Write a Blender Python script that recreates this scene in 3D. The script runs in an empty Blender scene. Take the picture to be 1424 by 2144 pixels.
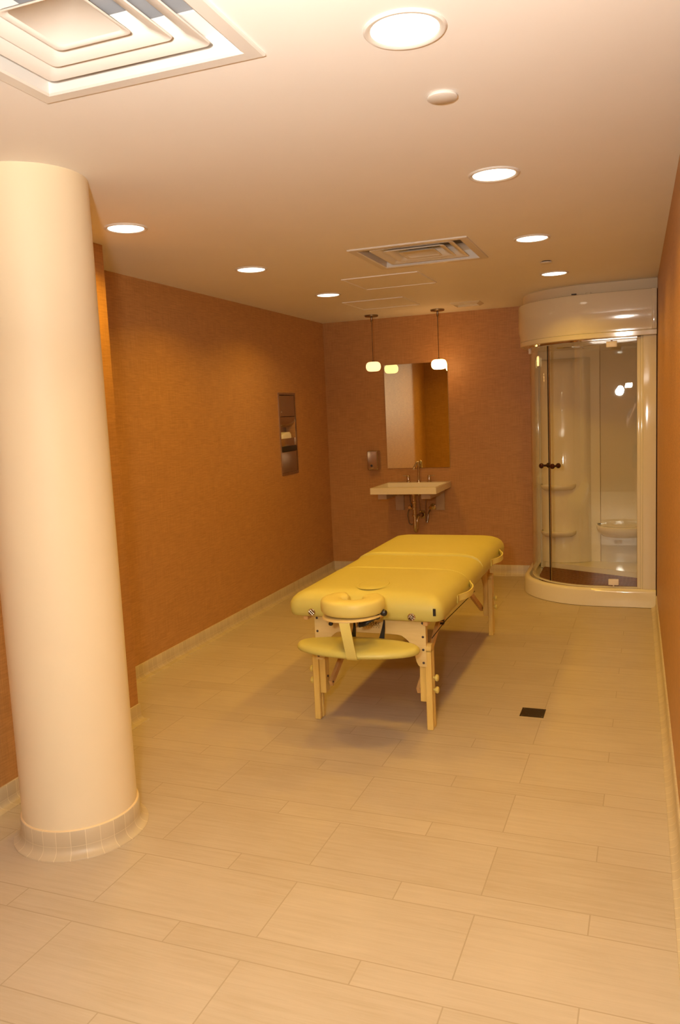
import bpy, bmesh, math, random
from mathutils import Matrix, Vector
random.seed(4)
PI = math.pi
sc = bpy.context.scene
COL = sc.collection

# ------------------------------------------------------------------ camera
H = 2.463                      # ceiling height
XL, XLN, XR, YB = -2.878, -2.485, 0.152, 7.475
YJ = 3.46                      # where the left wall steps back
cd = bpy.data.cameras.new('camera')
cam = bpy.data.objects.new('camera', cd); COL.objects.link(cam)
cd.sensor_fit = 'VERTICAL'; cd.sensor_height = 36.0; cd.lens = 1674.52 / 2144 * 36.0
cd.clip_start = 0.01
R_ = [[0.9380232838, -0.3465722421, 0.0], [0.3436282201, 0.9300550484, 0.1300663417], [-0.045077326, -0.1220052782, 0.9915052934]]
cam.matrix_world = Matrix(((R_[0][0], R_[0][2], -R_[0][1], 0.0),
                           (R_[1][0], R_[1][2], -R_[1][1], 0.0),
                           (R_[2][0], R_[2][2], -R_[2][1], 1.58),
                           (0, 0, 0, 1)))
sc.camera = cam

# ------------------------------------------------------------------ world, exposure, lights
w = bpy.data.worlds.new('world'); sc.world = w; w.use_nodes = True
w.node_tree.nodes['Background'].inputs[0].default_value = (1.0, 0.8, 0.6, 1)
w.node_tree.nodes['Background'].inputs[1].default_value = 0.0
sc.view_settings.view_transform = 'Standard'
sc.view_settings.look = 'None'
sc.view_settings.exposure = 0.15
sc.view_settings.gamma = 1.0
sc.view_settings.use_curve_mapping = False
DOWN_COL = (1.0, 0.57, 0.03)
DOWN_W = 6.2
FLASH_COL = (0.95, 0.885, 0.80)
FLASH_W = 30.0
BOUNCE_W = 58.0
FLASH_LOC = (-0.26, 0.02, 1.74)

def area(name, loc, target, size, power, col, shape='DISK', spread=PI):
    l = bpy.data.lights.new(name, 'AREA'); l.shape = shape; l.size = size; l.energy = power; l.color = col
    l.spread = spread
    o = bpy.data.objects.new(name, l); COL.objects.link(o); o.location = loc
    d = Vector(target) - Vector(loc)
    o.rotation_euler = d.to_track_quat('-Z', 'Y').to_euler()
    return o

DOWNLIGHTS = [(-0.505, 1.934), (-0.508, 3.219), (-0.518, 4.516), (-0.52, 5.786), (-2.180, 3.225), (-2.165, 4.474), (-2.150, 5.728)]
OFF_DOWN = [(-2.10, 0.9), (-0.505, 0.62), (-0.505, -0.7), (-2.1, -0.7)]     # the same ceiling row behind the photographer
for i, (x, y) in enumerate(DOWNLIGHTS):
    area('downlight_lamp', (x, y, H - 0.012), (x, y, 0), 0.14, DOWN_W, DOWN_COL, spread=math.radians(141))
area('flash_lamp', FLASH_LOC, (-1.1, 3.2, 1.25), 0.13, FLASH_W, FLASH_COL)
area('flash_bounce', (FLASH_LOC[0] - 0.02, FLASH_LOC[1], FLASH_LOC[2] + 0.09), (-0.45, 0.50, 2.6), 0.11, BOUNCE_W, FLASH_COL, spread=math.radians(115))

# ------------------------------------------------------------------ material helpers
def new_mat(name):
    m = bpy.data.materials.new(name); m.use_nodes = True
    nt = m.node_tree; b = nt.nodes['Principled BSDF']
    return m, nt, b

def NN(nt, t, **k):
    n = nt.nodes.new(t)
    for a, v in k.items(): setattr(n, a, v)
    return n

def math_(nt, op, a, b=None, c=None):
    n = nt.nodes.new('ShaderNodeMath'); n.operation = op
    for i, v in enumerate((a, b, c)):
        if v is None: continue
        if isinstance(v, (int, float)): n.inputs[i].default_value = v
        else: nt.links.new(v, n.inputs[i])
    return n.outputs[0]

def mixc(nt, fac, a, b, mode='MIX'):
    n = nt.nodes.new('ShaderNodeMix'); n.data_type = 'RGBA'; n.blend_type = mode
    if isinstance(fac, (int, float)): n.inputs[0].default_value = fac
    else: nt.links.new(fac, n.inputs[0])
    for i, v in ((6, a), (7, b)):
        if isinstance(v, tuple): n.inputs[i].default_value = (*v[:3], 1)
        else: nt.links.new(v, n.inputs[i])
    return n.outputs[2]

def noise(nt, vec, scale, detail=3.0, rough=0.5, dist=0.0):
    n = nt.nodes.new('ShaderNodeTexNoise'); n.inputs['Scale'].default_value = scale
    n.inputs['Detail'].default_value = detail; n.inputs['Roughness'].default_value = rough
    n.inputs['Distortion'].default_value = dist
    if vec is not None: nt.links.new(vec, n.inputs['Vector'])
    return n.outputs['Fac']

def mapping(nt, src, scale=(1, 1, 1), rot=(0, 0, 0), loc=(0, 0, 0)):
    n = nt.nodes.new('ShaderNodeMapping'); n.inputs['Scale'].default_value = scale
    n.inputs['Rotation'].default_value = rot; n.inputs['Location'].default_value = loc
    nt.links.new(src, n.inputs['Vector']); return n.outputs[0]

def objco(nt): return nt.nodes.new('ShaderNodeTexCoord').outputs['Object']
def geopos(nt): return nt.nodes.new('ShaderNodeNewGeometry').outputs['Position']

def ramp(nt, fac, stops):
    n = nt.nodes.new('ShaderNodeValToRGB'); nt.links.new(fac, n.inputs[0])
    el = n.color_ramp.elements
    while len(el) < len(stops): el.new(0.5)
    for e, (p, c) in zip(el, stops): e.position = p; e.color = (*c, 1)
    return n.outputs[0]

def bump(nt, bsdf, h, strength=0.2, dist=0.002):
    n = nt.nodes.new('ShaderNodeBump'); n.inputs['Strength'].default_value = strength
    n.inputs['Distance'].default_value = dist
    nt.links.new(h, n.inputs['Height']); nt.links.new(n.outputs[0], bsdf.inputs['Normal'])

def plain(name, col, rough=0.5, metal=0.0, var=0.06, scale=8.0, spec=0.5, coat=0.0, stretch=(1, 1, 1), bumps=0.0):
    m, nt, b = new_mat(name)
    co = mapping(nt, objco(nt), scale=stretch)
    f = noise(nt, co, scale, 4)
    lo = tuple(c * (1 - var) for c in col); hi = tuple(min(1, c * (1 + var)) for c in col)
    nt.links.new(ramp(nt, f, [(0.3, lo), (0.7, hi)]), b.inputs['Base Color'])
    b.inputs['Roughness'].default_value = rough; b.inputs['Metallic'].default_value = metal
    b.inputs['Specular IOR Level'].default_value = spec
    b.inputs['Coat Weight'].default_value = coat; b.inputs['Coat Roughness'].default_value = 0.05
    if bumps: bump(nt, b, f, bumps, 0.002)
    return m

def emit(name, col, strength):
    m, nt, b = new_mat(name)
    b.inputs['Base Color'].default_value = (0.9, 0.88, 0.82, 1)
    b.inputs['Emission Color'].default_value = (*col, 1); b.inputs['Emission Strength'].default_value = strength
    return m

M = {}
M['ceiling'] = plain('ceiling_paint', (0.87, 0.84, 0.80), 0.62, var=0.012, scale=2.5, spec=0.3)
M['column'] = plain('column_paint', (0.82, 0.705, 0.49), 0.5, var=0.012, scale=3, spec=0.35)
M['diffuser'] = plain('white_enamel', (0.72, 0.69, 0.64), 0.4, var=0.01, scale=4)
M['vinyl'] = plain('yellow_vinyl', (0.56, 0.49, 0.125), 0.42, var=0.02, scale=5, spec=0.4, bumps=0.0)
M['cradle_vinyl'] = plain('pale_yellow_vinyl', (0.68, 0.575, 0.16), 0.42, var=0.02, scale=5, spec=0.4)
M['acrylic'] = plain('cream_acrylic', (0.78, 0.72, 0.56), 0.07, var=0.015, scale=2, spec=0.5)
M['acrylic_in'] = plain('cream_acrylic_inside', (0.84, 0.77, 0.60), 0.035, var=0.015, scale=2, spec=0.5)
M['back_panel'] = plain('back_painted_glass', (0.72, 0.66, 0.50), 0.01, var=0.01, scale=2)
M['back_panel'].node_tree.nodes['Principled BSDF'].inputs['IOR'].default_value = 1.95
M['sink'] = plain('cream_ceramic', (0.80, 0.72, 0.56), 0.12, var=0.01, scale=2)
M['chrome'] = plain('chrome', (0.62, 0.54, 0.44), 0.08, 1.0, var=0.02)
M['nickel'] = plain('brushed_nickel', (0.30, 0.235, 0.17), 0.24, 1.0, var=0.04, stretch=(1, 1, 40))
M['steel'] = plain('brushed_steel', (0.50, 0.41, 0.29), 0.2, 1.0, var=0.05, scale=20, stretch=(1, 1, 30))
M['bracket'] = plain('painted_steel_bracket', (0.46, 0.34, 0.23), 0.3, 0.2)
M['black'] = plain('black_plastic', (0.012, 0.011, 0.010), 0.35, var=0.1)
M['strap'] = plain('black_webbing', (0.015, 0.013, 0.012), 0.8, var=0.1)
M['dark'] = plain('dark_hollow', (0.03, 0.022, 0.016), 0.8, var=0.1)
M['redwood'] = plain('dark_red_wood', (0.045, 0.008, 0.006), 0.25, var=0.2, scale=30)
M['bronze'] = plain('dark_bronze', (0.045, 0.028, 0.018), 0.4, 0.6, var=0.15, scale=60)
M['bolt'] = plain('bolt_metal', (0.10, 0.08, 0.07), 0.3, 0.9)
M['duct_shade'] = plain('grey_duct_shade', (0.36, 0.37, 0.40), 0.6)  # grey stands in for the shade seen between the vent cones
M['paper'] = plain('white_paper', (0.85, 0.80, 0.72), 0.85, var=0.04, scale=30)
M['caulk'] = plain('yellow_caulk', (0.78, 0.60, 0.34), 0.6)
M['clip'] = plain('white_plastic_clip', (0.85, 0.78, 0.72), 0.35)
M['ink'] = plain('printed_brown_ink', (0.10, 0.045, 0.015), 0.7)
M['skin'] = plain('skin', (0.55, 0.34, 0.25), 0.55)
M['shirt'] = plain('dark_shirt', (0.06, 0.05, 0.06), 0.85)
M['shorts'] = plain('brown_shorts', (0.10, 0.07, 0.05), 0.85)
M['lens_on'] = emit('lit_downlight_lens', (1.0, 0.86, 0.66), 5.0)
M['globe_a'] = emit('lit_opal_globe', (1.0, 0.76, 0.36), 1.2)
M['globe_b'] = emit('bright_opal_globe', (1.0, 0.52, 0.17), 15.0)
M['flash_on'] = emit('flash_window', (1.0, 0.95, 0.88), 60.0)
M['vent_glass'] = plain('frosted_panel', (0.85, 0.84, 0.78), 0.3)

# wood
def wood(name, a, b_, axis_scale):
    m, nt, b = new_mat(name)
    co = mapping(nt, objco(nt), scale=axis_scale)
    f = noise(nt, co, 14, 5, 0.6, 0.6)
    nt.links.new(ramp(nt, f, [(0.3, a), (0.72, b_)]), b.inputs['Base Color'])
    b.inputs['Roughness'].default_value = 0.38
    return m
M['beech_z'] = wood('beech_upright_grain', (0.70, 0.48, 0.12), (0.82, 0.60, 0.18), (3, 3, 0.25))
M['beech_x'] = wood('beech_plywood', (0.74, 0.56, 0.22), (0.82, 0.64, 0.28), (0.3, 3, 3))
M['beech_y'] = wood('beech_long_grain', (0.62, 0.37, 0.13), (0.74, 0.46, 0.18), (3, 0.3, 3))
# slatted shower board
m, nt, b = new_mat('teak_duckboard'); f = noise(nt, mapping(nt, objco(nt), scale=(2, 12, 2)), 12, 4)
nt.links.new(ramp(nt, f, [(0.3, (0.13, 0.040, 0.014)), (0.7, (0.25, 0.085, 0.032))]), b.inputs['Base Color']); b.inputs['Roughness'].default_value = 0.65; b.inputs['Specular IOR Level'].default_value = 0.2
M['teak'] = m

# wallpaper: brown woven vinyl with fine horizontal threads and faint blocks
m, nt, b = new_mat('woven_wallpaper')
p = objco(nt)
sep = nt.nodes.new('ShaderNodeSeparateXYZ'); nt.links.new(p, sep.inputs[0])
hor = math_(nt, 'ADD', sep.outputs[0], sep.outputs[1])
comb = nt.nodes.new('ShaderNodeCombineXYZ'); nt.links.new(hor, comb.inputs[0]); nt.links.new(sep.outputs[2], comb.inputs[1])
thread = noise(nt, mapping(nt, comb.outputs[0], scale=(10, 125, 1)), 1.0, 4, 0.7)
weft = noise(nt, mapping(nt, comb.outputs[0], scale=(170, 6, 1)), 1.0, 2, 0.5)
vor = nt.nodes.new('ShaderNodeTexVoronoi'); vor.distance = 'CHEBYCHEV'; vor.inputs['Scale'].default_value = 1.0
nt.links.new(mapping(nt, comb.outputs[0], scale=(9, 22, 1)), vor.inputs['Vector'])
vs = nt.nodes.new('ShaderNodeSeparateXYZ'); nt.links.new(vor.outputs['Color'], vs.inputs[0])
k = math_(nt, 'MULTIPLY', thread, 0.55); k = math_(nt, 'MULTIPLY_ADD', weft, 0.25, k); k = math_(nt, 'MULTIPLY_ADD', vs.outputs[0], 0.045, k)
nt.links.new(ramp(nt, k, [(0.27, (0.37, 0.178, 0.054)), (0.60, (0.59, 0.305, 0.105))]), b.inputs['Base Color'])
b.inputs['Roughness'].default_value = 0.46; b.inputs['Specular IOR Level'].default_value = 0.45
bump(nt, b, k, 0.25, 0.001)
M['wallpaper'] = m

# floor: rows of 61 x 30.5 cm tiles with 10 cm strips between them
m, nt, b = new_mat('floor_tile')
p = mapping(nt, objco(nt), rot=(0, 0, 0.017))
sep = nt.nodes.new('ShaderNodeSeparateXYZ'); nt.links.new(p, sep.inputs[0])
PY, WN = 0.412, 0.106
v = math_(nt, 'DIVIDE', math_(nt, 'SUBTRACT', sep.outputs[1], 1.897 - PY * 20), PY)
vrow = math_(nt, 'FLOOR', v); vv = math_(nt, 'MULTIPLY', math_(nt, 'FRACT', v), PY)
nar = math_(nt, 'LESS_THAN', vv, WN)
uo = math_(nt, 'MULTIPLY_ADD', nar, -0.27, -1.124 - 0.6105 * 20)
u = math_(nt, 'DIVIDE', math_(nt, 'SUBTRACT', sep.outputs[0], uo), 0.6105)
ucell = math_(nt, 'FLOOR', u); uu = math_(nt, 'MULTIPLY', math_(nt, 'FRACT', u), 0.6105)
d1 = math_(nt, 'MINIMUM', vv, math_(nt, 'SUBTRACT', PY, vv))
d1 = math_(nt, 'MINIMUM', d1, math_(nt, 'ABSOLUTE', math_(nt, 'SUBTRACT', vv, WN)))
d2 = math_(nt, 'MINIMUM', uu, math_(nt, 'SUBTRACT', 0.6105, uu))
gr = math_(nt, 'LESS_THAN', math_(nt, 'MINIMUM', d1, d2), 0.0021)
idv = nt.nodes.new('ShaderNodeCombineXYZ'); nt.links.new(ucell, idv.inputs[0]); nt.links.new(vrow, idv.inputs[1]); nt.links.new(nar, idv.inputs[2])
wn = nt.nodes.new('ShaderNodeTexWhiteNoise'); nt.links.new(idv.outputs[0], wn.inputs['Vector'])
va = nt.nodes.new('ShaderNodeVectorMath'); va.operation = 'MULTIPLY_ADD'
nt.links.new(wn.outputs['Color'], va.inputs[0]); va.inputs[1].default_value = (7, 7, 7); nt.links.new(p, va.inputs[2])
streak = noise(nt, mapping(nt, va.outputs[0], scale=(3.5, 60, 1)), 1.0, 6, 0.66, 0.5)
cloud = noise(nt, va.outputs[0], 3.5, 4, 0.55)
k = math_(nt, 'MULTIPLY', streak, 0.55); k = math_(nt, 'MULTIPLY_ADD', cloud, 0.35, k); k = math_(nt, 'MULTIPLY_ADD', wn.outputs['Value'], 0.10, k)
tile = ramp(nt, k, [(0.28, (0.415, 0.328, 0.215)), (0.50, (0.485, 0.400, 0.288)), (0.70, (0.54, 0.45, 0.33))])
nt.links.new(mixc(nt, gr, tile, (0.385, 0.305, 0.20)), b.inputs['Base Color'])
b.inputs['Roughness'].default_value = 0.43; b.inputs['Specular IOR Level'].default_value = 0.4
hgt = math_(nt, 'MULTIPLY_ADD', gr, -0.9, math_(nt, 'MULTIPLY', streak, 0.2)); bump(nt, b, hgt, 0.35, 0.0015)
M['floor'] = m

# cove base tiles, laid out along the UV of the skirting
m, nt, b = new_mat('cove_base_tile')
uv = nt.nodes.new('ShaderNodeTexCoord').outputs['UV']
sep = nt.nodes.new('ShaderNodeSeparateXYZ'); nt.links.new(uv, sep.inputs[0])
fu = math_(nt, 'FRACT', math_(nt, 'DIVIDE', sep.outputs[0], 0.052))
l1 = math_(nt, 'LESS_THAN', math_(nt, 'ABSOLUTE', math_(nt, 'SUBTRACT', fu, 0.5)), 0.022)
l2 = math_(nt, 'LESS_THAN', math_(nt, 'ABSOLUTE', math_(nt, 'SUBTRACT', sep.outputs[1], 0.065)), 0.0009)
gr = math_(nt, 'MAXIMUM', l1, l2)
cell = nt.nodes.new('ShaderNodeTexWhiteNoise'); cell.noise_dimensions = '1D'
nt.links.new(math_(nt, 'FLOOR', math_(nt, 'ADD', math_(nt, 'DIVIDE', sep.outputs[0], 0.052), 0.5)), cell.inputs['W'])
tc = mixc(nt, cell.outputs['Value'], (0.505, 0.412, 0.275), (0.565, 0.468, 0.315))
nt.links.new(mixc(nt, gr, tc, (0.68, 0.58, 0.395)), b.inputs['Base Color'])
b.inputs['Roughness'].default_value = 0.38
bump(nt, b, math_(nt, 'MULTIPLY', gr, -1.0), 0.3, 0.001)
M['cove'] = m

# mirror and shower glass
m, nt, b = new_mat('silvered_mirror')
b.inputs['Metallic'].default_value = 1.0; b.inputs['Roughness'].default_value = 0.01
b.inputs['Base Color'].default_value = (0.92, 0.96, 0.70, 1)
M['mirror'] = m
m, nt, b = new_mat('shower_glass')
nt.nodes.remove(b); out = nt.nodes['Material Output']
tr = nt.nodes.new('ShaderNodeBsdfTransparent'); tr.inputs[0].default_value = (0.985, 0.99, 0.965, 1)
gl = nt.nodes.new('ShaderNodeBsdfGlossy'); gl.inputs['Roughness'].default_value = 0.008; gl.inputs[0].default_value = (1, 1, 1, 1)
ge = nt.nodes.new('ShaderNodeNewGeometry'); dt = nt.nodes.new('ShaderNodeVectorMath'); dt.operation = 'DOT_PRODUCT'
nt.links.new(ge.outputs['Normal'], dt.inputs[0]); nt.links.new(ge.outputs['Incoming'], dt.inputs[1])
cs = math_(nt, 'ABSOLUTE', dt.outputs['Value'])
fresnel = math_(nt, 'MULTIPLY_ADD', math_(nt, 'POWER', math_(nt, 'SUBTRACT', 1.0, cs), 5.0), 0.955, 0.045)   # glass reflectance by angle, the same on both faces
mx = nt.nodes.new('ShaderNodeMixShader'); nt.links.new(fresnel, mx.inputs[0]); nt.links.new(tr.outputs[0], mx.inputs[1]); nt.links.new(gl.outputs[0], mx.inputs[2])
nt.links.new(mx.outputs[0], out.inputs['Surface'])
M['glass'] = m

# ------------------------------------------------------------------ mesh helpers
def link(name, bm, mat, parent=None, smooth=True, angle=35.0):
    bm.normal_update()
    me = bpy.data.meshes.new(name); bm.to_mesh(me); bm.free()
    me.materials.append(mat)
    o = bpy.data.objects.new(name, me); COL.objects.link(o)
    if smooth:
        for f in me.polygons: f.use_smooth = True
        try: me.set_sharp_from_angle(angle=math.radians(angle))
        except Exception: pass
    if parent: o.parent = parent
    return o

def thing(name, label, cat, loc=(0, 0, 0), rotz=0.0, group=None):
    o = bpy.data.objects.new(name, None); COL.objects.link(o); o.location = loc; o.rotation_euler = (0, 0, rotz)
    o.empty_display_size = 0.1
    o['label'] = label; o['category'] = cat
    if group: o['group'] = group
    return o

def tag(o, label, cat, group=None):
    o['label'] = label; o['category'] = cat
    if group: o['group'] = group
    return o

def struct(o): o['kind'] = 'structure'; return o

def add_box(bm, x0, x1, y0, y1, z0, z1, bev=0.0, seg=2):
    r = bmesh.ops.create_cube(bm, size=1.0)
    vs = r['verts']
    for v in vs: v.co = Vector(((x0 + x1) / 2 + v.co.x * (x1 - x0), (y0 + y1) / 2 + v.co.y * (y1 - y0), (z0 + z1) / 2 + v.co.z * (z1 - z0)))
    if bev > 0:
        es = list({e for v in vs for e in v.link_edges})
        bmesh.ops.bevel(bm, geom=es, offset=bev, segments=seg, profile=0.6, affect='EDGES')
    return bm
def box(*a, **k): return add_box(bmesh.new(), *a, **k)

def add_rings(bm, rings, cap=(True, True), closed=True):
    vr = [[bm.verts.new(p) for p in r] for r in rings]
    n = len(vr[0])
    for a, b_ in zip(vr[:-1], vr[1:]):
        for i in range(n if closed else n - 1):
            j = (i + 1) % n
            bm.faces.new((a[i], a[j], b_[j], b_[i]))
    if cap[0]: bm.faces.new(list(reversed(vr[0])))
    if cap[1]: bm.faces.new(vr[-1])
    bmesh.ops.recalc_face_normals(bm, faces=bm.faces)
    return bm

def add_lathe(bm, prof, center=(0, 0, 0), n=32, axis='Z', cap=(True, True), rot=None):
    rings = []
    for r, h in prof:
        ring = []
        for i in range(n):
            a = 2 * PI * i / n
            p = Vector((r * math.cos(a), r * math.sin(a), h))
            if axis == 'Y': p = Vector((p.x, p.z, p.y))
            if axis == 'X': p = Vector((p.z, p.y, p.x))
            if rot is not None: p = rot @ p
            ring.append(p + Vector(center))
        rings.append(ring)
    return add_rings(bm, rings, cap)
def lathe(*a, **k): return add_lathe(bmesh.new(), *a, **k)

def add_tube(bm, pts, r, n=10, cap=(True, True)):
    pts = [Vector(p) for p in pts]; rs = r if isinstance(r, (list, tuple)) else [r] * len(pts)
    rings = []; up = None
    for i, p in enumerate(pts):
        d = (pts[min(i + 1, len(pts) - 1)] - pts[max(i - 1, 0)]).normalized()
        if up is None:
            up = Vector((0, 0, 1)) if abs(d.z) < 0.9 else Vector((1, 0, 0))
        s = d.cross(up).normalized(); up = s.cross(d).normalized()
        rings.append([p + (s * math.cos(2 * PI * j / n) + up * math.sin(2 * PI * j / n)) * rs[i] for j in range(n)])
    return add_rings(bm, rings, cap)
def tube(*a, **k): return add_tube(bmesh.new(), *a, **k)

def smooth_path(pts, n=6):
    pts = [Vector(p) for p in pts]; out = []
    P = [pts[0]] + pts + [pts[-1]]
    for i in range(1, len(P) - 2):
        for k in range(n):
            t = k / n; a, b_, c, d = P[i - 1], P[i], P[i + 1], P[i + 2]
            out.append(0.5 * ((2 * b_) + (-a + c) * t + (2 * a - 5 * b_ + 4 * c - d) * t * t + (-a + 3 * b_ - 3 * c + d) * t ** 3))
    out.append(pts[-1]); return out

def add_prism(bm, poly, lo, hi, axis='Z'):
    def P(u, v, h):
        return {'Z': Vector((u, v, h)), 'Y': Vector((u, h, v)), 'X': Vector((h, u, v))}[axis]
    return add_rings(bm, [[P(u, v, lo) for u, v in poly], [P(u, v, hi) for u, v in poly]])
def prism(*a, **k): return add_prism(bmesh.new(), *a, **k)

def add_ribbon(bm, pts, widths, side, thick=0.002):
    """flat strap: centre line pts, half width vector side*width, thickness across"""
    pts = [Vector(p) for p in pts]; rings = []
    side = Vector(side).normalized()
    for i, p in enumerate(pts):
        d = (pts[min(i + 1, len(pts) - 1)] - pts[max(i - 1, 0)]).normalized()
        nrm = d.cross(side).normalized(); wd = widths[i] if isinstance(widths, (list, tuple)) else widths
        s = side * wd / 2; t = nrm * thick / 2
        rings.append([p - s - t, p + s - t, p + s + t, p - s + t])
    return add_rings(bm, rings)
def ribbon(*a, **k): return add_ribbon(bmesh.new(), *a, **k)

def rrect(x0, x1, y0, y1, rads, z, n=6):
    """rounded rectangle ring; rads for corners (x1,y1),(x0,y1),(x0,y0),(x1,y0)"""
    cs = [(x1, y1, -1, -1, 0), (x0, y1, 1, -1, PI / 2), (x0, y0, 1, 1, PI), (x1, y0, -1, 1, 3 * PI / 2)]
    out = []
    for (cx, cy, sx, sy, a0), r in zip(cs, rads):
        for i in range(n + 1):
            a = a0 + PI / 2 * i / n
            out.append(Vector((cx + sx * r + r * math.cos(a), cy + sy * r + r * math.sin(a), z)))
    return out

def grid_sheet(name, rng_u, rng_v, holes, mk, mat, thick_dir, thick):
    """slab with rectangular holes. mk(u,v) gives the 3D point on the visible face"""
    us = sorted({rng_u[0], rng_u[1], *[h[0] for h in holes], *[h[1] for h in holes]})
    vs_ = sorted({rng_v[0], rng_v[1], *[h[2] for h in holes], *[h[3] for h in holes]})
    bm = bmesh.new(); td = Vector(thick_dir) * thick
    V0 = {}; V1 = {}
    for i, u_ in enumerate(us):
        for j, v_ in enumerate(vs_):
            p = Vector(mk(u_, v_)); V0[i, j] = bm.verts.new(p); V1[i, j] = bm.verts.new(p + td)
    def solid(i, j):
        if i < 0 or j < 0 or i >= len(us) - 1 or j >= len(vs_) - 1: return False
        cu, cv = (us[i] + us[i + 1]) / 2, (vs_[j] + vs_[j + 1]) / 2
        return not any(h[0] < cu < h[1] and h[2] < cv < h[3] for h in holes)
    for i in range(len(us) - 1):
        for j in range(len(vs_) - 1):
            if not solid(i, j): continue
            q = [(i, j), (i + 1, j), (i + 1, j + 1), (i, j + 1)]
            bm.faces.new([V0[a] for a in q]); bm.faces.new([V1[a] for a in reversed(q)])
            for (a, b_), (di, dj) in zip(zip(q, q[1:] + q[:1]), ((0, -1), (1, 0), (0, 1), (-1, 0))):
                if not solid(i + di, j + dj): bm.faces.new([V0[b_], V0[a], V1[a], V1[b_]])
    for v_ in list(bm.verts):
        if not v_.link_faces: bm.verts.remove(v_)
    bmesh.ops.recalc_face_normals(bm, faces=bm.faces)
    return link(name, bm, mat, smooth=False)

COVE = [(0.0, 0.098), (0.006, 0.098), (0.0085, 0.0955), (0.0085, 0.040), (0.0100, 0.029), (0.0145, 0.019), (0.0215, 0.0115), (0.031, 0.0065), (0.0375, 0.005), (0.039, 0.0035), (0.039, -0.002), (0.0, -0.002)]
def skirting(name, path, mat, prof=COVE, closed=False, parent=None):
    """profile swept along a floor path; the room lies to the left of the path direction"""
    n = len(path); P = [Vector((*p, 0)) for p in path]
    rings = []; us = [0.0]
    for i in range(1, n + (1 if closed else 0)): us.append(us[-1] + (P[i % n] - P[i - 1]).length)
    bm = bmesh.new(); uvl = bm.loops.layers.uv.new('UVMap')
    def nrm(a, b_): d = (b_ - a).normalized(); return Vector((-d.y, d.x, 0))
    vs_ = [0.0]
    for a, b_ in zip(prof[:-1], prof[1:]): vs_.append(vs_[-1] + math.hypot(a[0] - b_[0], a[1] - b_[1]))
    for i in range(n):
        if closed: a, b_ = nrm(P[i - 1], P[i]), nrm(P[i], P[(i + 1) % n])
        else: a = nrm(P[max(i - 1, 0)], P[max(i, 1)]); b_ = nrm(P[min(i, n - 2)], P[min(i + 1, n - 1)])
        mn = (a + b_) / max(0.2, 1 + a.dot(b_))
        rings.append([bm.verts.new(P[i] + mn * q[0] + Vector((0, 0, q[1]))) for q in prof])
    m_ = len(prof)
    for i in range(n if closed else n - 1):
        A, B = rings[i], rings[(i + 1) % n]
        for j in range(m_):
            k = (j + 1) % m_
            f = bm.faces.new((A[j], B[j], B[k], A[k]))
            uvs = [(us[i], vs_[j]), (us[i + 1], vs_[j]), (us[i + 1], vs_[k] if k else vs_[j] + 0.01), (us[i], vs_[k] if k else vs_[j] + 0.01)]
            for l, q in zip(f.loops, uvs): l[uvl].uv = q
    if not closed:
        bm.faces.new(list(reversed(rings[0]))); bm.faces.new(rings[-1])
    bmesh.ops.recalc_face_normals(bm, faces=bm.faces)
    return link(name, bm, mat, parent, angle=50)

# ------------------------------------------------------------------ room shell
YF = -1.9; XE = 1.5; YD = 0.72        # front wall, entrance bay to the right of the photographer, end of the right wall
struct(link('floor', box(XL - 0.1, XE + 0.1, YF - 0.1, YB + 0.1, -0.06, 0.0), M['floor'], smooth=False))
D1 = (-1.18, 1.575); D2 = (-1.150, 4.590); DS = 0.285
struct(grid_sheet('ceiling', (XL - 0.1, XE + 0.1), (YF - 0.1, YB + 0.1),
       [(D1[0] - DS, D1[0] + DS, D1[1] - DS, D1[1] + DS), (D2[0] - DS, D2[0] + DS, D2[1] - DS, D2[1] + DS)],
       lambda u, v: (u, v, H), M['ceiling'], (0, 0, 1), 0.05))
# left wall: far stretch set back, near stretch forward, with the hole of the towel unit
TU = (6.345, 6.665, 1.09, 1.765)
wl = grid_sheet('wall_left', (YJ, YB + 0.1), (0.0, H), [TU], lambda u, v: (XL, u, v), M['wallpaper'], (-1, 0, 0), 0.10)
bm = bmesh.new(); bm.from_mesh(wl.data); add_box(bm, XL - 0.1, XLN, YF - 0.1, YJ, 0.0, H); bm.to_mesh(wl.data); bm.free()
struct(wl)
struct(link('wall_back', box(XL, XR, YB, YB + 0.1, 0, H), M['wallpaper'], smooth=False))
wr = box(XR, XR + 0.12, YD, YB + 0.1, 0, H)
add_box(wr, XR + 0.12, XE + 0.1, YD, YD + 0.12, 0, H); add_box(wr, XE, XE + 0.1, YF, YD, 0, H)
struct(link('wall_right', wr, M['wallpaper'], smooth=False))
struct(link('wall_front', box(XLN, XE + 0.1, YF - 0.1, YF, 0, H), M['wallpaper'], smooth=False))

struct(skirting('baseboard_back', [(XR - 1.06, YB), (XL, YB)], M['cove']))
struct(skirting('baseboard_left', [(XL, YB), (XL, YJ), (XLN, YJ), (XLN, YF)], M['cove']))
struct(skirting('baseboard_right', [(XR, YD), (XR, 6.40)], M['cove']))

# bulkhead above the shower
def arc_outline(cx, cy, r, xl, xr, yb, n=20, yfl=None):
    """corner cabin outline: back left, down the left, quarter arc, along the front, up the right"""
    pts = [(xl, yb)]
    for i in range(n + 1):
        a = PI + PI / 2 * i / n
        pts.append((cx + r * math.cos(a) * (cx - xl) / r, cy + r * math.sin(a)))
    pts += [(xr, cy - r), (xr, yb)]
    return pts
struct(link('trim_1', prism(arc_outline(-0.30, 6.99, 0.52, -0.88, XR, YB), 2.384, H), M['column'], angle=40))

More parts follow.
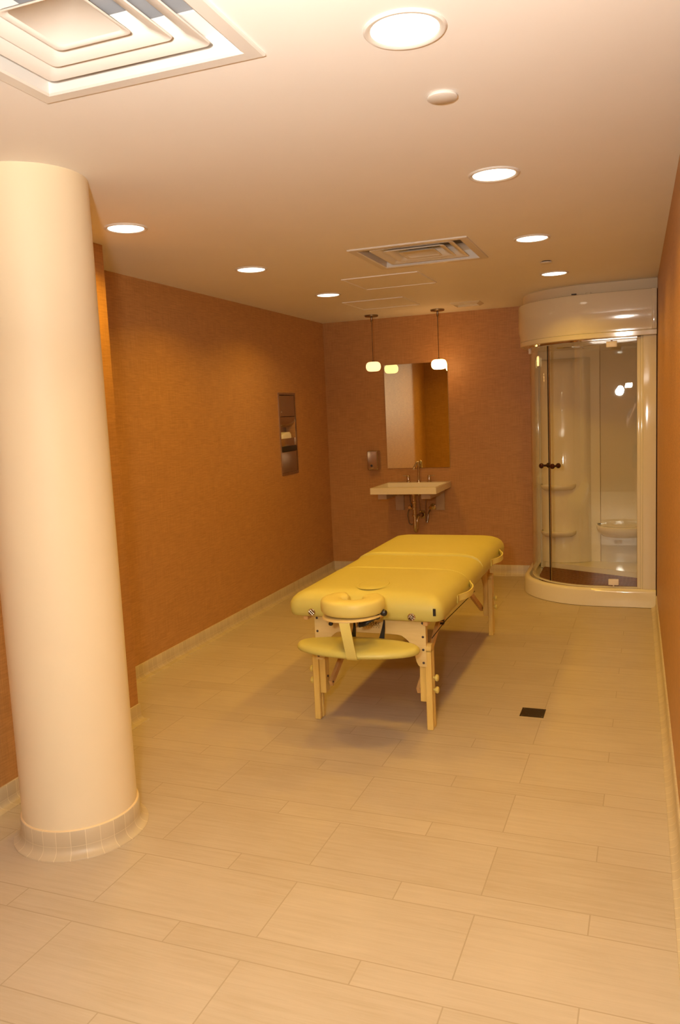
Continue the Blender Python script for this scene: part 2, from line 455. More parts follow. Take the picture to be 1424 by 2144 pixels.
# ------------------------------------------------------------------ column
COLC = (-2.058, 2.440); CR = 0.2165
t = thing('column', 'thick round white painted column standing at the left of the room', 'column', (*COLC, 0))
link('shaft', lathe([(CR, 0.09), (CR, H)], n=96), M['column'], t)
link('caulk_line', lathe([(CR - 0.004, 0.096), (CR + 0.006, 0.098), (CR + 0.0025, 0.1015), (CR - 0.004, 0.102)], n=96, cap=(False, False)), M['caulk'], t)
NB = 72
skirting('base_tiles', [((CR) * math.cos(-2 * PI * i / NB), (CR) * math.sin(-2 * PI * i / NB)) for i in range(NB)], M['cove'], closed=True, parent=t)

# ------------------------------------------------------------------ ceiling fixtures
labels = ['large lit round recessed light nearest the viewer, beside the big square vent',
          'lit round recessed light, second from the front in the right row',
          'lit recessed light, third in the right row, right of the far square vent',
          'lit round recessed light, farthest of the right row, just before the shower',
          'lit round recessed light beside the white column, nearest of the left row',
          'lit round recessed light in the middle of the left row',
          'small lit recessed light, farthest of the left row, near the back corner']
def make_downlight():
    t = thing('recessed_light', labels[0], 'ceiling light', (*DOWNLIGHTS[0], H), group='recessed ceiling lights')
    link('trim_ring', lathe([(0.098, 0.001), (0.098, -0.003), (0.094, -0.0065), (0.088, -0.007), (0.081, -0.003), (0.080, 0.001)], n=48, cap=(False, False)), M['diffuser'], t)
    link('lens', lathe([(0.081, 0.0), (0.080, -0.003), (0.04, -0.0042), (0.002, -0.0045)], n=48), M['lens_on'], t)
    return t
def dup(root, loc, label, rotz=None):
    r = root.copy(); COL.objects.link(r); r.location = loc; r['label'] = label
    if rotz is not None: r.rotation_euler = (0, 0, rotz)
    for ch in list(root.children):
        c = ch.copy(); COL.objects.link(c); c.parent = r
        for g in list(ch.children):
            d = g.copy(); COL.objects.link(d); d.parent = c
    return r
dl = make_downlight()
for i, (x, y) in enumerate(DOWNLIGHTS[1:]): dup(dl, (x, y, H), labels[i + 1])

def make_diffuser(loc, label):
    t = thing('air_diffuser', label, 'ceiling vent', (*loc, H), group='square ceiling air diffusers')
    o_, i_ = 0.33, 0.285
    def sq(h, z): return [Vector((h, h, z)), Vector((-h, h, z)), Vector((-h, -h, z)), Vector((h, -h, z))]
    link('frame', add_rings(bmesh.new(), [sq(o_, 0.0), sq(o_, -0.006), sq(o_ - 0.004, -0.008), sq(i_ + 0.006, -0.008), sq(i_, -0.004), sq(i_, 0.004)], (False, False)), M['diffuser'], t, angle=20)
    link('housing', add_rings(bmesh.new(), [sq(i_ - 0.0006, -0.0035), sq(i_ - 0.004, 0.045), sq(0.21, 0.070), sq(0.205, 0.074)], (False, False)), M['diffuser'], t, smooth=False)
    link('duct_shade', box(-0.21, 0.21, -0.21, 0.21, 0.073, 0.19), M['duct_shade'], t, smooth=False)  # solid block closing the opening, its colour painted as the shade inside
    for h, top, zt in ((0.236, 0.165, 0.052), (0.172, 0.105, 0.050)):
        def rr(hh, z): return rrect(-hh, hh, -hh, hh, [0.016] * 4, z, 4)
        prof = [(h - 0.002, -0.001), (h, 0.002), (h - 0.004, 0.006), ((h + top) / 2, 0.016), (top, zt), (top - 0.0025, zt), ((h + top) / 2 - 0.004, 0.013), (h - 0.010, 0.001)]
        bm = bmesh.new(); R = [rr(a, b_) for a, b_ in prof]; R.append(R[0])
        add_rings(bm, R, (False, False)); bmesh.ops.remove_doubles(bm, verts=bm.verts, dist=1e-5)
        link('cone_blade', bm, M['diffuser'], t, angle=50)
    def rr(hh, z): return rrect(-hh, hh, -hh, hh, [min(0.016, hh * 0.5)] * 4, z, 4)
    c = link('centre_cone', add_rings(bmesh.new(), [rr(0.100, 0.004), rr(0.104, -0.001), rr(0.100, -0.002), rr(0.092, 0.002), rr(0.082, 0.008), rr(0.028, 0.034), rr(0.018, 0.037)]), M['diffuser'], t, angle=50)
    link('screw', lathe([(0.012, 0.037), (0.012, 0.028), (0.008, 0.024), (0.001, 0.023)], n=20), M['diffuser'], c)
    for s in (-1, 1):
        link('bracket_rod', tube([(s * 0.01, s * 0.03, 0.03), (s * 0.05, s * 0.07, 0.11)], 0.003, 6), M['bolt'], t)
    return t
dif = make_diffuser(D1, 'large square white air vent at the upper left corner, with its cones seen close')
dup(dif, (*D2, H), 'far square air vent with nested cones, between the two rows of recessed lights')

t = thing('sprinkler_cover', 'plain round cover plate on the ceiling behind the nearest large recessed light', 'cover plate', (-0.515, 2.367, H), group='round ceiling cover plates')
link('disc', lathe([(0.040, 0.0), (0.043, -0.004), (0.043, -0.008), (0.040, -0.010), (0.001, -0.010)], n=40), M['diffuser'], t)
t = thing('sprinkler_cover', 'tiny round cover plate between the two farthest recessed lights of the right row', 'cover plate', (-0.522, 5.278, H), group='round ceiling cover plates')
link('disc', lathe([(0.036, -0.006), (0.037, -0.010), (0.034, -0.012), (0.001, -0.012)], n=40), M['diffuser'], t)
link('neck', lathe([(0.026, 0.0), (0.026, -0.007)], n=30), M['dark'], t)

def access_panel(cx, cy, hx, hy, label):
    t = thing('access_panel', label, 'access panel', (cx, cy, H), -0.012, group='ceiling access panels')
    def q(a, b_, z): return [Vector((a, b_, z)), Vector((-a, b_, z)), Vector((-a, -b_, z)), Vector((a, -b_, z))]
    link('frame', add_rings(bmesh.new(), [q(hx, hy, 0.001), q(hx, hy, -0.006), q(hx - 0.006, hy - 0.006, -0.006), q(hx - 0.009, hy - 0.009, 0.001)], (False, False)), M['ceiling'], t, smooth=False)
    link('door', box(-hx + 0.010, hx - 0.010, -hy + 0.010, hy - 0.010, -0.0018, 0.001), M['ceiling'], t, smooth=False)
    return t
access_panel(-1.570, 5.400, 0.262, 0.258, 'flush square ceiling panel just behind the far square air vent')
access_panel(-1.955, 6.455, 0.253, 0.262, 'flush square ceiling panel nearest the back wall, before the left hanging lamp')

t = thing('exhaust_grille', 'small rectangular ceiling grille near the back wall, right of the hanging lamps', 'ceiling vent', (-1.345, 6.935, H))
def q4(a, b_, z): return [Vector((a, b_, z)), Vector((-a, b_, z)), Vector((-a, -b_, z)), Vector((a, -b_, z))]
link('frame', add_rings(bmesh.new(), [q4(0.125, 0.105, 0.001), q4(0.125, 0.105, -0.004), q4(0.100, 0.082, -0.018), q4(0.093, 0.075, -0.018), q4(0.090, 0.072, 0.001)], (False, False)), M['acrylic'], t, smooth=False)
link('pane', box(-0.091, 0.091, -0.073, 0.073, -0.004, 0.0), M['vent_glass'], t, smooth=False)

# ------------------------------------------------------------------ pendants
def pendant(x, y, zc, mat, label):
    t = thing('pendant_lamp', label, 'hanging lamp', (x, y, 0), group='hanging lamps in front of the back wall')
    link('canopy', lathe([(0.063, H), (0.063, H - 0.010), (0.058, H - 0.015), (0.020, H - 0.020), (0.010, H - 0.022), (0.001, H - 0.022)], n=40), M['nickel'], t)
    link('cord_grip', lathe([(0.009, H - 0.02), (0.009, H - 0.058), (0.005, H - 0.064), (0.001, H - 0.064)], n=20), M['nickel'], t)
    link('cord', tube([(0, 0, H - 0.06), (0, 0, zc + 0.045)], 0.0028, 8), M['strap'], t)
    link('support_wire', tube([(0.004, -0.004, H - 0.05), (0.003, -0.006, (H + zc) / 2), (0.002, -0.002, zc + 0.045)], 0.0013, 6), M['chrome'], t)
    link('socket_cap', lathe([(0.001, zc + 0.058), (0.010, zc + 0.056), (0.012, zc + 0.044), (0.012, zc + 0.040)], n=20), M['nickel'], t)
    prof = []
    for i in range(25):
        a = -PI / 2 + PI * i / 24; c, s = math.cos(a), math.sin(a)
        prof.append((max(0.0008, 0.026 + 0.043 * math.copysign(abs(c) ** 0.75, c)) if abs(c) > 1e-6 else 0.0008, zc + 0.0435 * math.copysign(abs(s) ** 0.9, s)))
    prof[0] = (0.001, prof[0][1]); prof[-1] = (0.001, prof[-1][1])
    link('glass_globe', lathe(prof, n=40), mat, t)
    return t
pendant(-2.277, 7.170, 1.997, M['globe_a'], 'hanging lamp with dimmer cream globe left of the mirror')
pendant(-1.658, 7.170, 1.979, M['globe_b'], 'hanging lamp with brighter globe in front of the upper right mirror corner')

# ------------------------------------------------------------------ back wall fittings
t = thing('wall_mirror', 'tall frameless mirror on the back wall above the sink', 'mirror', (-1.957, YB, 1.524))
link('glass_pane', box(-0.309, 0.309, -0.012, -0.006, -0.496, 0.496, bev=0.0015, seg=1), M['mirror'], t, smooth=False)
link('backing', box(-0.300, 0.300, -0.006, 0.0, -0.488, 0.488), M['dark'], t, smooth=False)

t = thing('soap_dispenser', 'small steel soap dispenser on the wall left of the mirror', 'soap dispenser', (-2.390, YB, 1.115))
link('tank', box(-0.054, 0.054, -0.100, 0.0, -0.093, 0.093, bev=0.012, seg=3), M['steel'], t)
link('sight_window', lathe([(0.011, 0.0), (0.011, -0.003), (0.001, -0.004)], center=(-0.010, -0.1, -0.050), axis='Y', n=20), M['black'], t)
v_ = link('push_valve', tube([(-0.032, -0.112, -0.083), (-0.014, -0.114, -0.078), (0.012, -0.112, -0.066)], [0.006, 0.005, 0.004], 10), M['chrome'], t)
link('valve_stem', tube([(-0.014, -0.099, -0.078), (-0.014, -0.114, -0.078)], 0.007, 10), M['chrome'], v_)

# sink
SX0, SX1, SY0, SY1, SZ0, SZ1 = -2.256, -1.645, 6.856, YB - 0.001, 0.838, 0.897
t = thing('wall_sink', 'square cream basin fixed to the back wall under the mirror', 'sink', (-1.95, YB, SZ0))
ox, oy, oz = -1.95, YB, SZ0
def S(x0, x1, y0, y1, z0, z1): return (x0 - ox, x1 - ox, y0 - oy, y1 - oy, z0 - oz, z1 - oz)
bm = bmesh.new()
x0, x1, y0, y1, z0, z1 = S(SX0, SX1, SY0, SY1, SZ0, SZ1)
R = []
def rc(d, z, r, back=0.0): return rrect(x0 + d, x1 - d, y0 + d, y1 - d - back, [r] * 4, z, 4)
R = [rc(0.003, z0, 0.003), rc(0, z0 + 0.003, 0.004), rc(0, z1 - 0.003, 0.004), rc(0.002, z1, 0.004), rc(0.016, z1, 0.004, 0.10), rc(0.018, z1 - 0.003, 0.004, 0.10),
     rc(0.022, z1 - 0.040, 0.02, 0.10), rc(0.045, z1 - 0.047, 0.03, 0.10), rc(0.20, z1 - 0.050, 0.03, 0.10)]
link('basin', add_rings(bm, R), M['sink'], t, angle=30)
link('drain_cover', lathe([(0.030, z1 - 0.050), (0.030, z1 - 0.046), (0.024, z1 - 0.044), (0.001, z1 - 0.044)], center=(0, -0.33, 0), n=28), M['chrome'], t)
for cx in (-2.155, -1.752):                       # support brackets
    bx = bmesh.new(); a = cx - 0.042; c = cx + 0.042
    add_box(bx, *S(a, c, 6.90, YB, 0.790, 0.838), bev=0.002, seg=1)
    add_box(bx, *S(a, c, YB - 0.018, YB, 0.620, 0.790), bev=0.002, seg=1)
    bt = link('support_bracket', bx, M['bracket'], t, smooth=False)

t = thing('basin_tap', 'chrome tap with angled spout and two lever handles on the basin', 'tap', (-1.946, YB - 0.055, SZ1))
link('spout', tube(smooth_path([(0, 0, 0), (0, 0, 0.10), (0, 0, 0.176), (-0.002, -0.012, 0.190), (-0.006, -0.035, 0.184), (-0.016, -0.085, 0.145), (-0.018, -0.10, 0.130)], 5), 0.0115, 16), M['chrome'], t)
link('spout_base', lathe([(0.022, 0), (0.022, 0.004), (0.015, 0.007), (0.0125, 0.02)], n=24, cap=(True, False)), M['chrome'], t)
for s in (-1, 1):
    h = link('handle_post', lathe([(0.021, 0), (0.021, 0.005), (0.015, 0.010), (0.0145, 0.062), (0.012, 0.066), (0.001, 0.067)], center=(s * 0.103, 0, 0), n=24), M['chrome'], t)
    link('lever', tube([(s * 0.103, 0, 0.059), (s * 0.135, -0.004, 0.060), (s * 0.158, -0.006, 0.062)], [0.006, 0.0045, 0.003], 10), M['chrome'], h)
link('escutcheon', lathe([(0.018, 0), (0.016, -0.004), (0.001, -0.005)], center=(0.0, 0.054, 0.20), axis='Y', n=20), M['chrome'], t)

# plumbing
t = thing('drain_trap', 'chrome drain pipe with trap hanging under the basin', 'pipe', (-1.965, YB, 0.838))
link('tailpiece', tube([(0, -0.20, 0.0), (0.004, -0.20, -0.15), (0.007, -0.20, -0.30)], 0.0165, 18), M['chrome'], t)
for z in (-0.006, -0.11, -0.17, -0.235): link('coupling_nut', lathe([(0.019, z), (0.022, z - 0.004), (0.022, z - 0.016), (0.019, z - 0.02)], center=(0.003, -0.20, 0), n=20), M['chrome'], t)
link('trap_bend', tube(smooth_path([(0.007, -0.20, -0.29), (0.007, -0.198, -0.365), (0.007, -0.17, -0.398), (0.007, -0.14, -0.375), (0.010, -0.13, -0.30), (0.018, -0.10, -0.262), (0.03, 0.0, -0.262)], 6), 0.0185, 18), M['chrome'], t)
link('wall_flange', lathe([(0.040, 0.0), (0.038, -0.006), (0.022, -0.016), (0.020, -0.02)], center=(0.03, -0.001, -0.262), axis='Y', n=28, cap=(True, False)), M['chrome'], t)

def supply(x, z, hose, label, vs=1):
    t = thing('supply_valve', label, 'valve', (x, YB, z), group='water supply valves under the basin')
    link('flange', lathe([(0.031, 0.0), (0.029, -0.006), (0.012, -0.012), (0.010, -0.014)], center=(0, -0.001, 0), axis='Y', n=24, cap=(True, False)), M['chrome'], t)
    link('valve_body', tube([(0, -0.008, 0), (0, -0.075, 0)], 0.011, 14), M['chrome'], t)
    link('valve_knob', lathe([(0.017, -0.075), (0.019, -0.080), (0.019, -0.094), (0.014, -0.098), (0.001, -0.098)], axis='Y', n=18), M['chrome'], t)
    link('hose', tube(smooth_path([(p[0] - x, p[1] - YB, p[2] - z) for p in hose], 7), 0.0065, 10), M['nickel'], t)
supply(-2.035, 0.655, [(-2.030, YB - 0.05, 0.66), (-2.055, YB - 0.09, 0.60), (-2.045, YB - 0.10, 0.515), (-2.015, YB - 0.10, 0.49), (-1.985, YB - 0.10, 0.53), (-1.988, YB - 0.09, 0.62), (-2.028, YB - 0.08, 0.70), (-2.035, YB - 0.08, 0.84)], 'chrome water valve with looped hose, left of the drain pipe')
supply(-1.828, 0.652, [(-1.828, YB - 0.05, 0.652), (-1.850, YB - 0.09, 0.60), (-1.860, YB - 0.11, 0.52), (-1.874, YB - 0.11, 0.54), (-1.876, YB - 0.10, 0.66), (-1.868, YB - 0.09, 0.74), (-1.855, YB - 0.08, 0.84)], 'chrome water valve with hanging hose, right of the drain pipe')
t = thing('pop_up_rod', 'thin metal stopper rod hanging just right of the drain pipe', 'rod', (-1.93, YB - 0.15, 0.838))
link('rod', tube([(0.0, 0, 0), (0.004, 0, -0.10), (0.014, 0, -0.21)], 0.004, 8), M['nickel'], t)
link('sleeve', tube([(-0.002, 0, 0.0), (0.002, 0, -0.06)], 0.007, 10), M['chrome'], t)
link('ball_joint', lathe([(0.001, -0.226), (0.010, -0.221), (0.013, -0.213), (0.010, -0.204), (0.001, -0.20)], center=(0.012, 0, 0), n=16), M['chrome'], t)

# ------------------------------------------------------------------ towel unit on the left wall
t = thing('towel_unit', 'narrow recessed steel paper towel and waste unit on the left wall', 'towel dispenser', (XL, 6.505, 1.42))
y0, y1, z0, z1 = -0.182, 0.182, -0.355, 0.362
def yz(a, b_, c, d, x): return [Vector((x, a, c)), Vector((x, b_, c)), Vector((x, b_, d)), Vector((x, a, d))]
link('frame', add_rings(bmesh.new(), [yz(y0, y1, z0, z1, 0.0005), yz(y0, y1, z0, z1, 0.006), yz(y0 + 0.018, y1 - 0.018, z0 + 0.018, z1 - 0.018, 0.006), yz(y0 + 0.021, y1 - 0.021, z0 + 0.021, z1 - 0.021, -0.09)], (False, False)), M['steel'], t, smooth=False)
link('cavity', box(-0.096, -0.088, -0.160, 0.160, z0 + 0.02, z1 - 0.02), M['steel'], t, smooth=False)
d_ = link('towel_door', box(-0.02, 0.004, -0.158, 0.158, 0.155, 0.340, bev=0.003, seg=1), M['steel'], t, smooth=False)
link('lock', lathe([(0.009, 0.004), (0.009, 0.007), (0.001, 0.008)], center=(0, -0.125, 0.195), axis='X', n=16), M['chrome'], d_)
prof = [(0.004, 0.152)] + [(0.004 - 0.055 * (1 - math.cos(PI / 2 * i / 8)), 0.152 - 0.085 * math.sin(PI / 2 * i / 8)) for i in range(1, 9)] + [(-0.054, 0.06), (-0.052, 0.152)]
link('towel_cowl', prism([(p_[0], p_[1]) for p_ in prof], -0.158, 0.158, 'Y') , M['steel'], t)
link('waste_front', box(-0.02, 0.004, -0.158, 0.158, -0.335, -0.150, bev=0.003, seg=1), M['steel'], t, smooth=False)
link('liner_band', box(-0.075, 0.006, -0.157, 0.157, -0.150, -0.103, bev=0.006), M['black'], t)
link('waste_bin', box(-0.082, 0.0, -0.155, 0.155, -0.105, -0.035, bev=0.004), M['steel'], t)
tw = tag(link('paper_towels', (lambda bm: bm)(add_rings(bmesh.new(), [rrect(XL - 0.075, XL - 0.006, 6.375 + k_, 6.60 - k_ * 0.4, [0.02] * 4, z_, 5) for k_, z_ in ((0.0, 1.385), (0.0, 1.400), (0.012, 1.418), (0.05, 1.430), (0.09, 1.438))])), M['paper']), 'crumpled white paper towels lying inside the steel wall unit', 'paper towels')

# ------------------------------------------------------------------ floor drain
t = thing('floor_drain', 'small square dark floor drain right of the massage table', 'drain', (-0.498, 4.057, 0.0), -0.01)
h_ = 0.060
def q2(a, z): return [Vector((a, a, z)), Vector((-a, a, z)), Vector((-a, -a, z)), Vector((a, -a, z))]
link('rim', add_rings(bmesh.new(), [q2(h_, -0.001), q2(h_, 0.002), q2(h_ - 0.006, 0.0025), q2(h_ - 0.007, 0.0012)], (False, False)), M['bronze'], t, smooth=False)
link('grate', box(-h_ + 0.006, h_ - 0.006, -h_ + 0.006, h_ - 0.006, -0.001, 0.0015), M['bronze'], t, smooth=False)
for sx in (-1, 1):
    for sy in (-1, 1):
        for k_ in range(3): link('drain_hole', lathe([(0.0055, 0.0014), (0.0055, 0.0019)], center=(sx * (0.042 - 0.011 * k_), sy * (0.042 - 0.012 * ((k_ * 2) % 3)), 0), n=10), M['black'], t, smooth=False)
        link('screw', lathe([(0.0035, 0.0012), (0.0035, 0.0026), (0.001, 0.003)], center=(sx * 0.050, sy * 0.050, 0), n=10), M['chrome'], t)

# ------------------------------------------------------------------ massage table
T0 = Vector((-1.250, 4.600, 0)); TR = math.radians(-0.4)
t = thing('massage_table', 'long yellow padded massage table on light wooden legs', 'massage table', T0, TR)
PXL, PXR = -0.417, 0.393
secs = [(-0.955, -0.300), (-0.300, 0.120), (0.120, 0.968)]
PRO = [(0.016, 0.0), (0.006, 0.04), (0.003, 0.16), (0.0, 0.34), (0.003, 0.50), (0.014, 0.66), (0.034, 0.80), (0.062, 0.90), (0.098, 0.96), (0.145, 0.99), (0.20, 1.0)]
PZ0, PZ1 = 0.566, 0.697
def pad(ya, yb, fa, fb, ztop):
    R = []
    for d, z in PRO:
        ra = 0.055 if fa > 0.5 else 0.004; rb = 0.075 if fb > 0.5 else 0.004
        rA = max(0.002, ra - d * 0.15); rB = max(0.002, rb - d * 0.15)
        if fa <= 0.5: rA = 0.002 + d * 0.02
        if fb <= 0.5: rB = 0.002 + d * 0.02
        R.append(rrect(PXL + d, PXR - d, ya + d * fa, yb - d * fb, [rB, rB, rA, rA], PZ0 + (ztop - PZ0) * z, 8))
    return add_rings(bmesh.new(), R)
s1 = link('pad_section', pad(*secs[0], 0.85, 0.12, PZ1), M['vinyl'], t, angle=60)
s2 = link('pad_section', pad(*secs[1], 0.12, 0.12, PZ1 - 0.003), M['vinyl'], t, angle=60)
s3 = link('pad_section', pad(*secs[2], 0.12, 1.0, PZ1 + 0.009), M['vinyl'], t, angle=60)
# breathing hole plug
PL = (-0.010, -0.742)
bm = bmesh.new(); R = []
for s_, z in ((1.0, -0.004), (1.0, 0.0), (0.97, 0.0022), (0.90, 0.0034), (0.5, 0.0040)):
    R.append([Vector((PL[0] + 0.075 * s_ * math.copysign(abs(math.cos(a)) ** 0.9, math.cos(a)), PL[1] + 0.105 * s_ * math.sin(a), PZ1 + z)) for a in [2 * PI * i / 40 for i in range(40)]])
link('face_hole_plug', add_rings(bm, R), M['vinyl'], t, angle=60)
# groove ring round the plug
R = []
for r_, z in ((1.005, 0.0006), (1.03, 0.0016), (1.09, 0.0016), (1.20, 0.0004)):
    R.append([Vector((PL[0] + 0.075 * r_ * math.cos(a), PL[1] + 0.105 * r_ * math.sin(a), PZ1 + z)) for a in [2 * PI * i / 40 for i in range(40)]])
link('plug_seam', add_rings(bmesh.new(), R, (False, False)), M['vinyl'], t, angle=60)
# label tag
link('brand_tag', box(0.349, 0.363, -0.9565, -0.9530, 0.600, 0.636, bev=0.001, seg=1), M['black'], t, smooth=False)
# sockets
for x in (-0.279, 0.243):
    c = link('socket_ring', lathe([(0.019, -0.9535), (0.019, -0.958), (0.016, -0.9605), (0.012, -0.960), (0.011, -0.954)], center=(x, 0, 0.590), axis='Y', n=24, cap=(False, True)), M['chrome'], t)
    bm = bmesh.new()
    for a in (PI / 4, -PI / 4):
        for k_ in (-1, 1):
            dx, dz = math.cos(a), math.sin(a); nx, nz = -dz * 0.005 * k_, dx * 0.005 * k_
            add_tube(bm, [(x - dx * 0.014 + nx, -0.9605, 0.59 - dz * 0.014 + nz), (x + dx * 0.014 + nx, -0.9605, 0.59 + dz * 0.014 + nz)], 0.0022, 6)
    link('socket_screws', bm, M['nickel'], c)
# wooden rails under the pad
for x in (-0.33, 0.30): link('side_rail', box(x - 0.012, x + 0.012, -0.92, 0.92, 0.540, 0.570, bev=0.002, seg=1), M['beech_y'], t, smooth=False)

# end panels with arch
def panel_poly():
    L = [(-0.293, 0.566), (-0.293, 0.325), (-0.262, 0.325)]
    L += [(-0.252, 0.330), (-0.243, 0.348), (-0.234, 0.390), (-0.222, 0.425), (-0.205, 0.450), (-0.190, 0.464), (-0.172, 0.476), (-0.150, 0.481), (-0.10, 0.4825)]
    R = [(-x, z) for x, z in reversed(L)]
    return L + R
def legset(sy):
    y_ = lambda d: sy * d
    P = panel_poly()
    pn = link('end_panel', prism(P, *sorted((y_(0.893), y_(0.878))), axis='Y'), M['beech_x'], t, smooth=False)
    for sx in (-1, 1):
        for z in (0.545, 0.476, 0.411, 0.345): link('bolt', lathe( [(0.0062, y_(0.893)), (0.0062, y_(0.8945)), (0.004, y_(0.8955)), (0.001, y_(0.8945))], center=(sx * 0.279, 0, z), axis='Y', n=14), M['bolt'], pn)
    for sx in (-1, 1):
        x0, x1 = sorted((sx * 0.253, sx * 0.2845))
        inner = link('inner_leg', box(x0, x1, *sorted((y_(0.8775), y_(0.822))), 0.140, 0.566, bev=0.002, seg=1), M['beech_z'], t, smooth=False)
        link('brace_bolt', lathe([(0.006, 0), (0.006, 0.006), (0.001, 0.007)], center=(x0 if sx > 0 else x1, y_(0.850), 0.225), axis='X', n=12), M['bolt'], inner)
        # outer leg: two prongs with a slot, rounded top
        x0, x1 = sorted((sx * 0.2850, sx * 0.3165))
        bm = bmesh.new()
        ya, yb = 0.890, 0.824
        top = [(0.0, 0.398)]
        def prong(a, b_):
            add_box(bm, x0, x1, *sorted((y_(a), y_(b_))), 0.0, 0.410, bev=0.0025, seg=1)
        prong(0.892, 0.8645); prong(0.8535, 0.826)
        cap = [(y_(0.892), 0.400)] + [(y_(0.859 + 0.033 * math.cos(a)), 0.412 + 0.026 * math.sin(a)) for a in [PI * i / 10 for i in range(11)]] + [(y_(0.826), 0.400)]
        add_prism(bm, cap, x0, x1, 'X')
        ol = link('outer_leg', bm, M['beech_z'], t, smooth=False)
        for z in (0.262, 0.200):
            kx = x1 if sx > 0 else x0
            rot = Matrix.Identity(3) if sx > 0 else Matrix.Scale(-1, 3, Vector((1, 0, 0)))
            link('wing_knob', lathe([(0.006, 0), (0.006, 0.008), (0.014, 0.010), (0.018, 0.015), (0.018, 0.021), (0.013, 0.026), (0.001, 0.027)], center=(kx, y_(0.859), z), axis='X', n=8, rot=rot), M['cradle_vinyl'], ol)
        # folding brace
        xb = sx * 0.236; hb = 0.014
        def bar(p, q, wd=0.017, th=0.009):
            p, q = Vector(p), Vector(q); d = (q - p).normalized(); up = Vector((1, 0, 0)); s = d.cross(up).normalized()
            r1 = [p + up * th * a + s * wd * b_ for a, b_ in ((-1, -1), (1, -1), (1, 1), (-1, 1))]
            r2 = [q + up * th * a + s * wd * b_ for a, b_ in ((-1, -1), (1, -1), (1, 1), (-1, 1))]
            return add_rings(bmesh.new(), [r1, r2])
        br = link('lower_brace', bar((xb, y_(0.850), 0.185), (xb, y_(0.385), 0.425)), M['beech_y'], t, smooth=False)
        link('brace_pin', lathe([(0.005, xb - 0.012), (0.005, xb + 0.012)], center=(0, y_(0.84), 0.192), axis='X', n=10), M['bolt'], br)
        link('upper_brace', bar((xb + sx * 0.018, y_(0.395), 0.410), (xb + sx * 0.018, y_(0.16), 0.556)), M['beech_y'], t, smooth=False)
        link('brace_hinge', box(*sorted((xb - 0.012, xb + 0.03)), *sorted((y_(0.375), y_(0.400))), 0.405, 0.430, bev=0.003), M['black'], t)
        if sy < 0 and sx > 0:
            pass
legset(-1); legset(1)
for sx in (-1, 1):
    link('tension_cable', tube([(sx * 0.300, -0.80, 0.445), (sx * 0.305, -0.50, 0.462), (sx * 0.295, 0.17, 0.432), (sx * 0.285, 0.38, 0.418)], 0.0022, 6), M['strap'], t)
link('cross_cable', tube([(-0.28, -0.30, 0.53), (0.0, 0.0, 0.47), (0.26, 0.30, 0.53)], 0.002, 6), M['strap'], t)

# printed mark on the near end panel
def text_obj(body, size, loc, mat, parent, name='printed_text', space=1.0, width=None):
    cu = bpy.data.curves.new(name, 'FONT'); cu.body = body; cu.size = size; cu.extrude = 0.0004; cu.space_character = space
    to = bpy.data.objects.new(name, cu); COL.objects.link(to)
    bpy.context.view_layer.update()
    me = bpy.data.meshes.new_from_object(to.evaluated_get(bpy.context.evaluated_depsgraph_get()))
    bpy.data.objects.remove(to); me.materials.clear(); me.materials.append(mat)
    xs = [v.co.x for v in me.vertices]; w_ = max(xs) - min(xs); k_ = (width / w_) if width else 1.0
    for v in me.vertices: v.co = Vector((loc[0] + (v.co.x - min(xs)) * k_, loc[1] - v.co.z, loc[2] + v.co.y))
    o = bpy.data.objects.new(name, me); COL.objects.link(o); o.parent = parent
    return o
YP = -0.8935
ex0, ex1, ez0, ez1, ew = -0.073, -0.043, 0.508, 0.546, 0.0007
mark = link('printed_emblem', box(ex0, ex0 + ew, YP - 0.0004, YP + 0.0005, ez0, ez1), M['ink'], t, smooth=False)
bm = bmesh.new(); bm.from_mesh(mark.data)
for q in ((ex0, ex1, ez0, ez0 + ew), (ex1 - ew, ex1, ez0, ez1), (ex0, ex1, ez1 - ew, ez1)): add_box(bm, q[0], q[1], YP - 0.0004, YP + 0.0005, q[2], q[3])
add_lathe(bm, [(0.0028, YP - 0.0005), (0.0028, YP)], center=(-0.058, 0, 0.5420), axis='Y', n=14)
add_prism(bm, [(-0.0614 , 0.5385), (-0.0546, 0.5385), (-0.0560, 0.528), (-0.0568, 0.522), (-0.0535, 0.5095), (-0.0560, 0.5095), (-0.0580, 0.520), (-0.0600, 0.5095), (-0.0625, 0.5095), (-0.0592, 0.522), (-0.0600, 0.528)], YP - 0.0005, YP, 'Y')
bm.to_mesh(mark.data); bm.free()
text_obj('master', 0.030, (-0.036, YP, 0.5255), M['ink'], t, width=0.100)
text_obj('MASSAGE EQUIPMENT', 0.0065, (-0.030, YP, 0.5180), M['ink'], t, width=0.092)
text_obj('CALYPSO', 0.0060, (-0.030, YP, 0.5095), M['ink'], t, space=2.6, width=0.088)

# carry handles on the right side
for ya, yb in ((-0.600, -0.290), (0.395, 0.700)):
    xe = PXR - 0.0005
    pts = smooth_path([(xe, ya, 0.600), (xe + 0.002, ya + 0.03, 0.602), (xe + 0.030, ya + 0.09, 0.604), (xe + 0.040, (ya + yb) / 2, 0.606), (xe + 0.036, yb - 0.09, 0.611), (xe + 0.012, yb - 0.035, 0.616), (xe + 0.001, yb, 0.618)], 5)
    h = link('carry_handle', ribbon(pts, 0.034, (0, 0, 1), 0.006), M['cradle_vinyl'], t, angle=50)
    link('handle_tab', box(xe - 0.003, xe + 0.003, ya - 0.012, ya + 0.014, 0.580, 0.622, bev=0.002), M['vinyl'], h)

# ------------------------------------------------------------------ face cradle
FC = Vector((-1.250, 3.470, 0))
c = thing('face_cradle', 'horseshoe headrest cushion at the near end of the massage table', 'headrest', FC, TR)
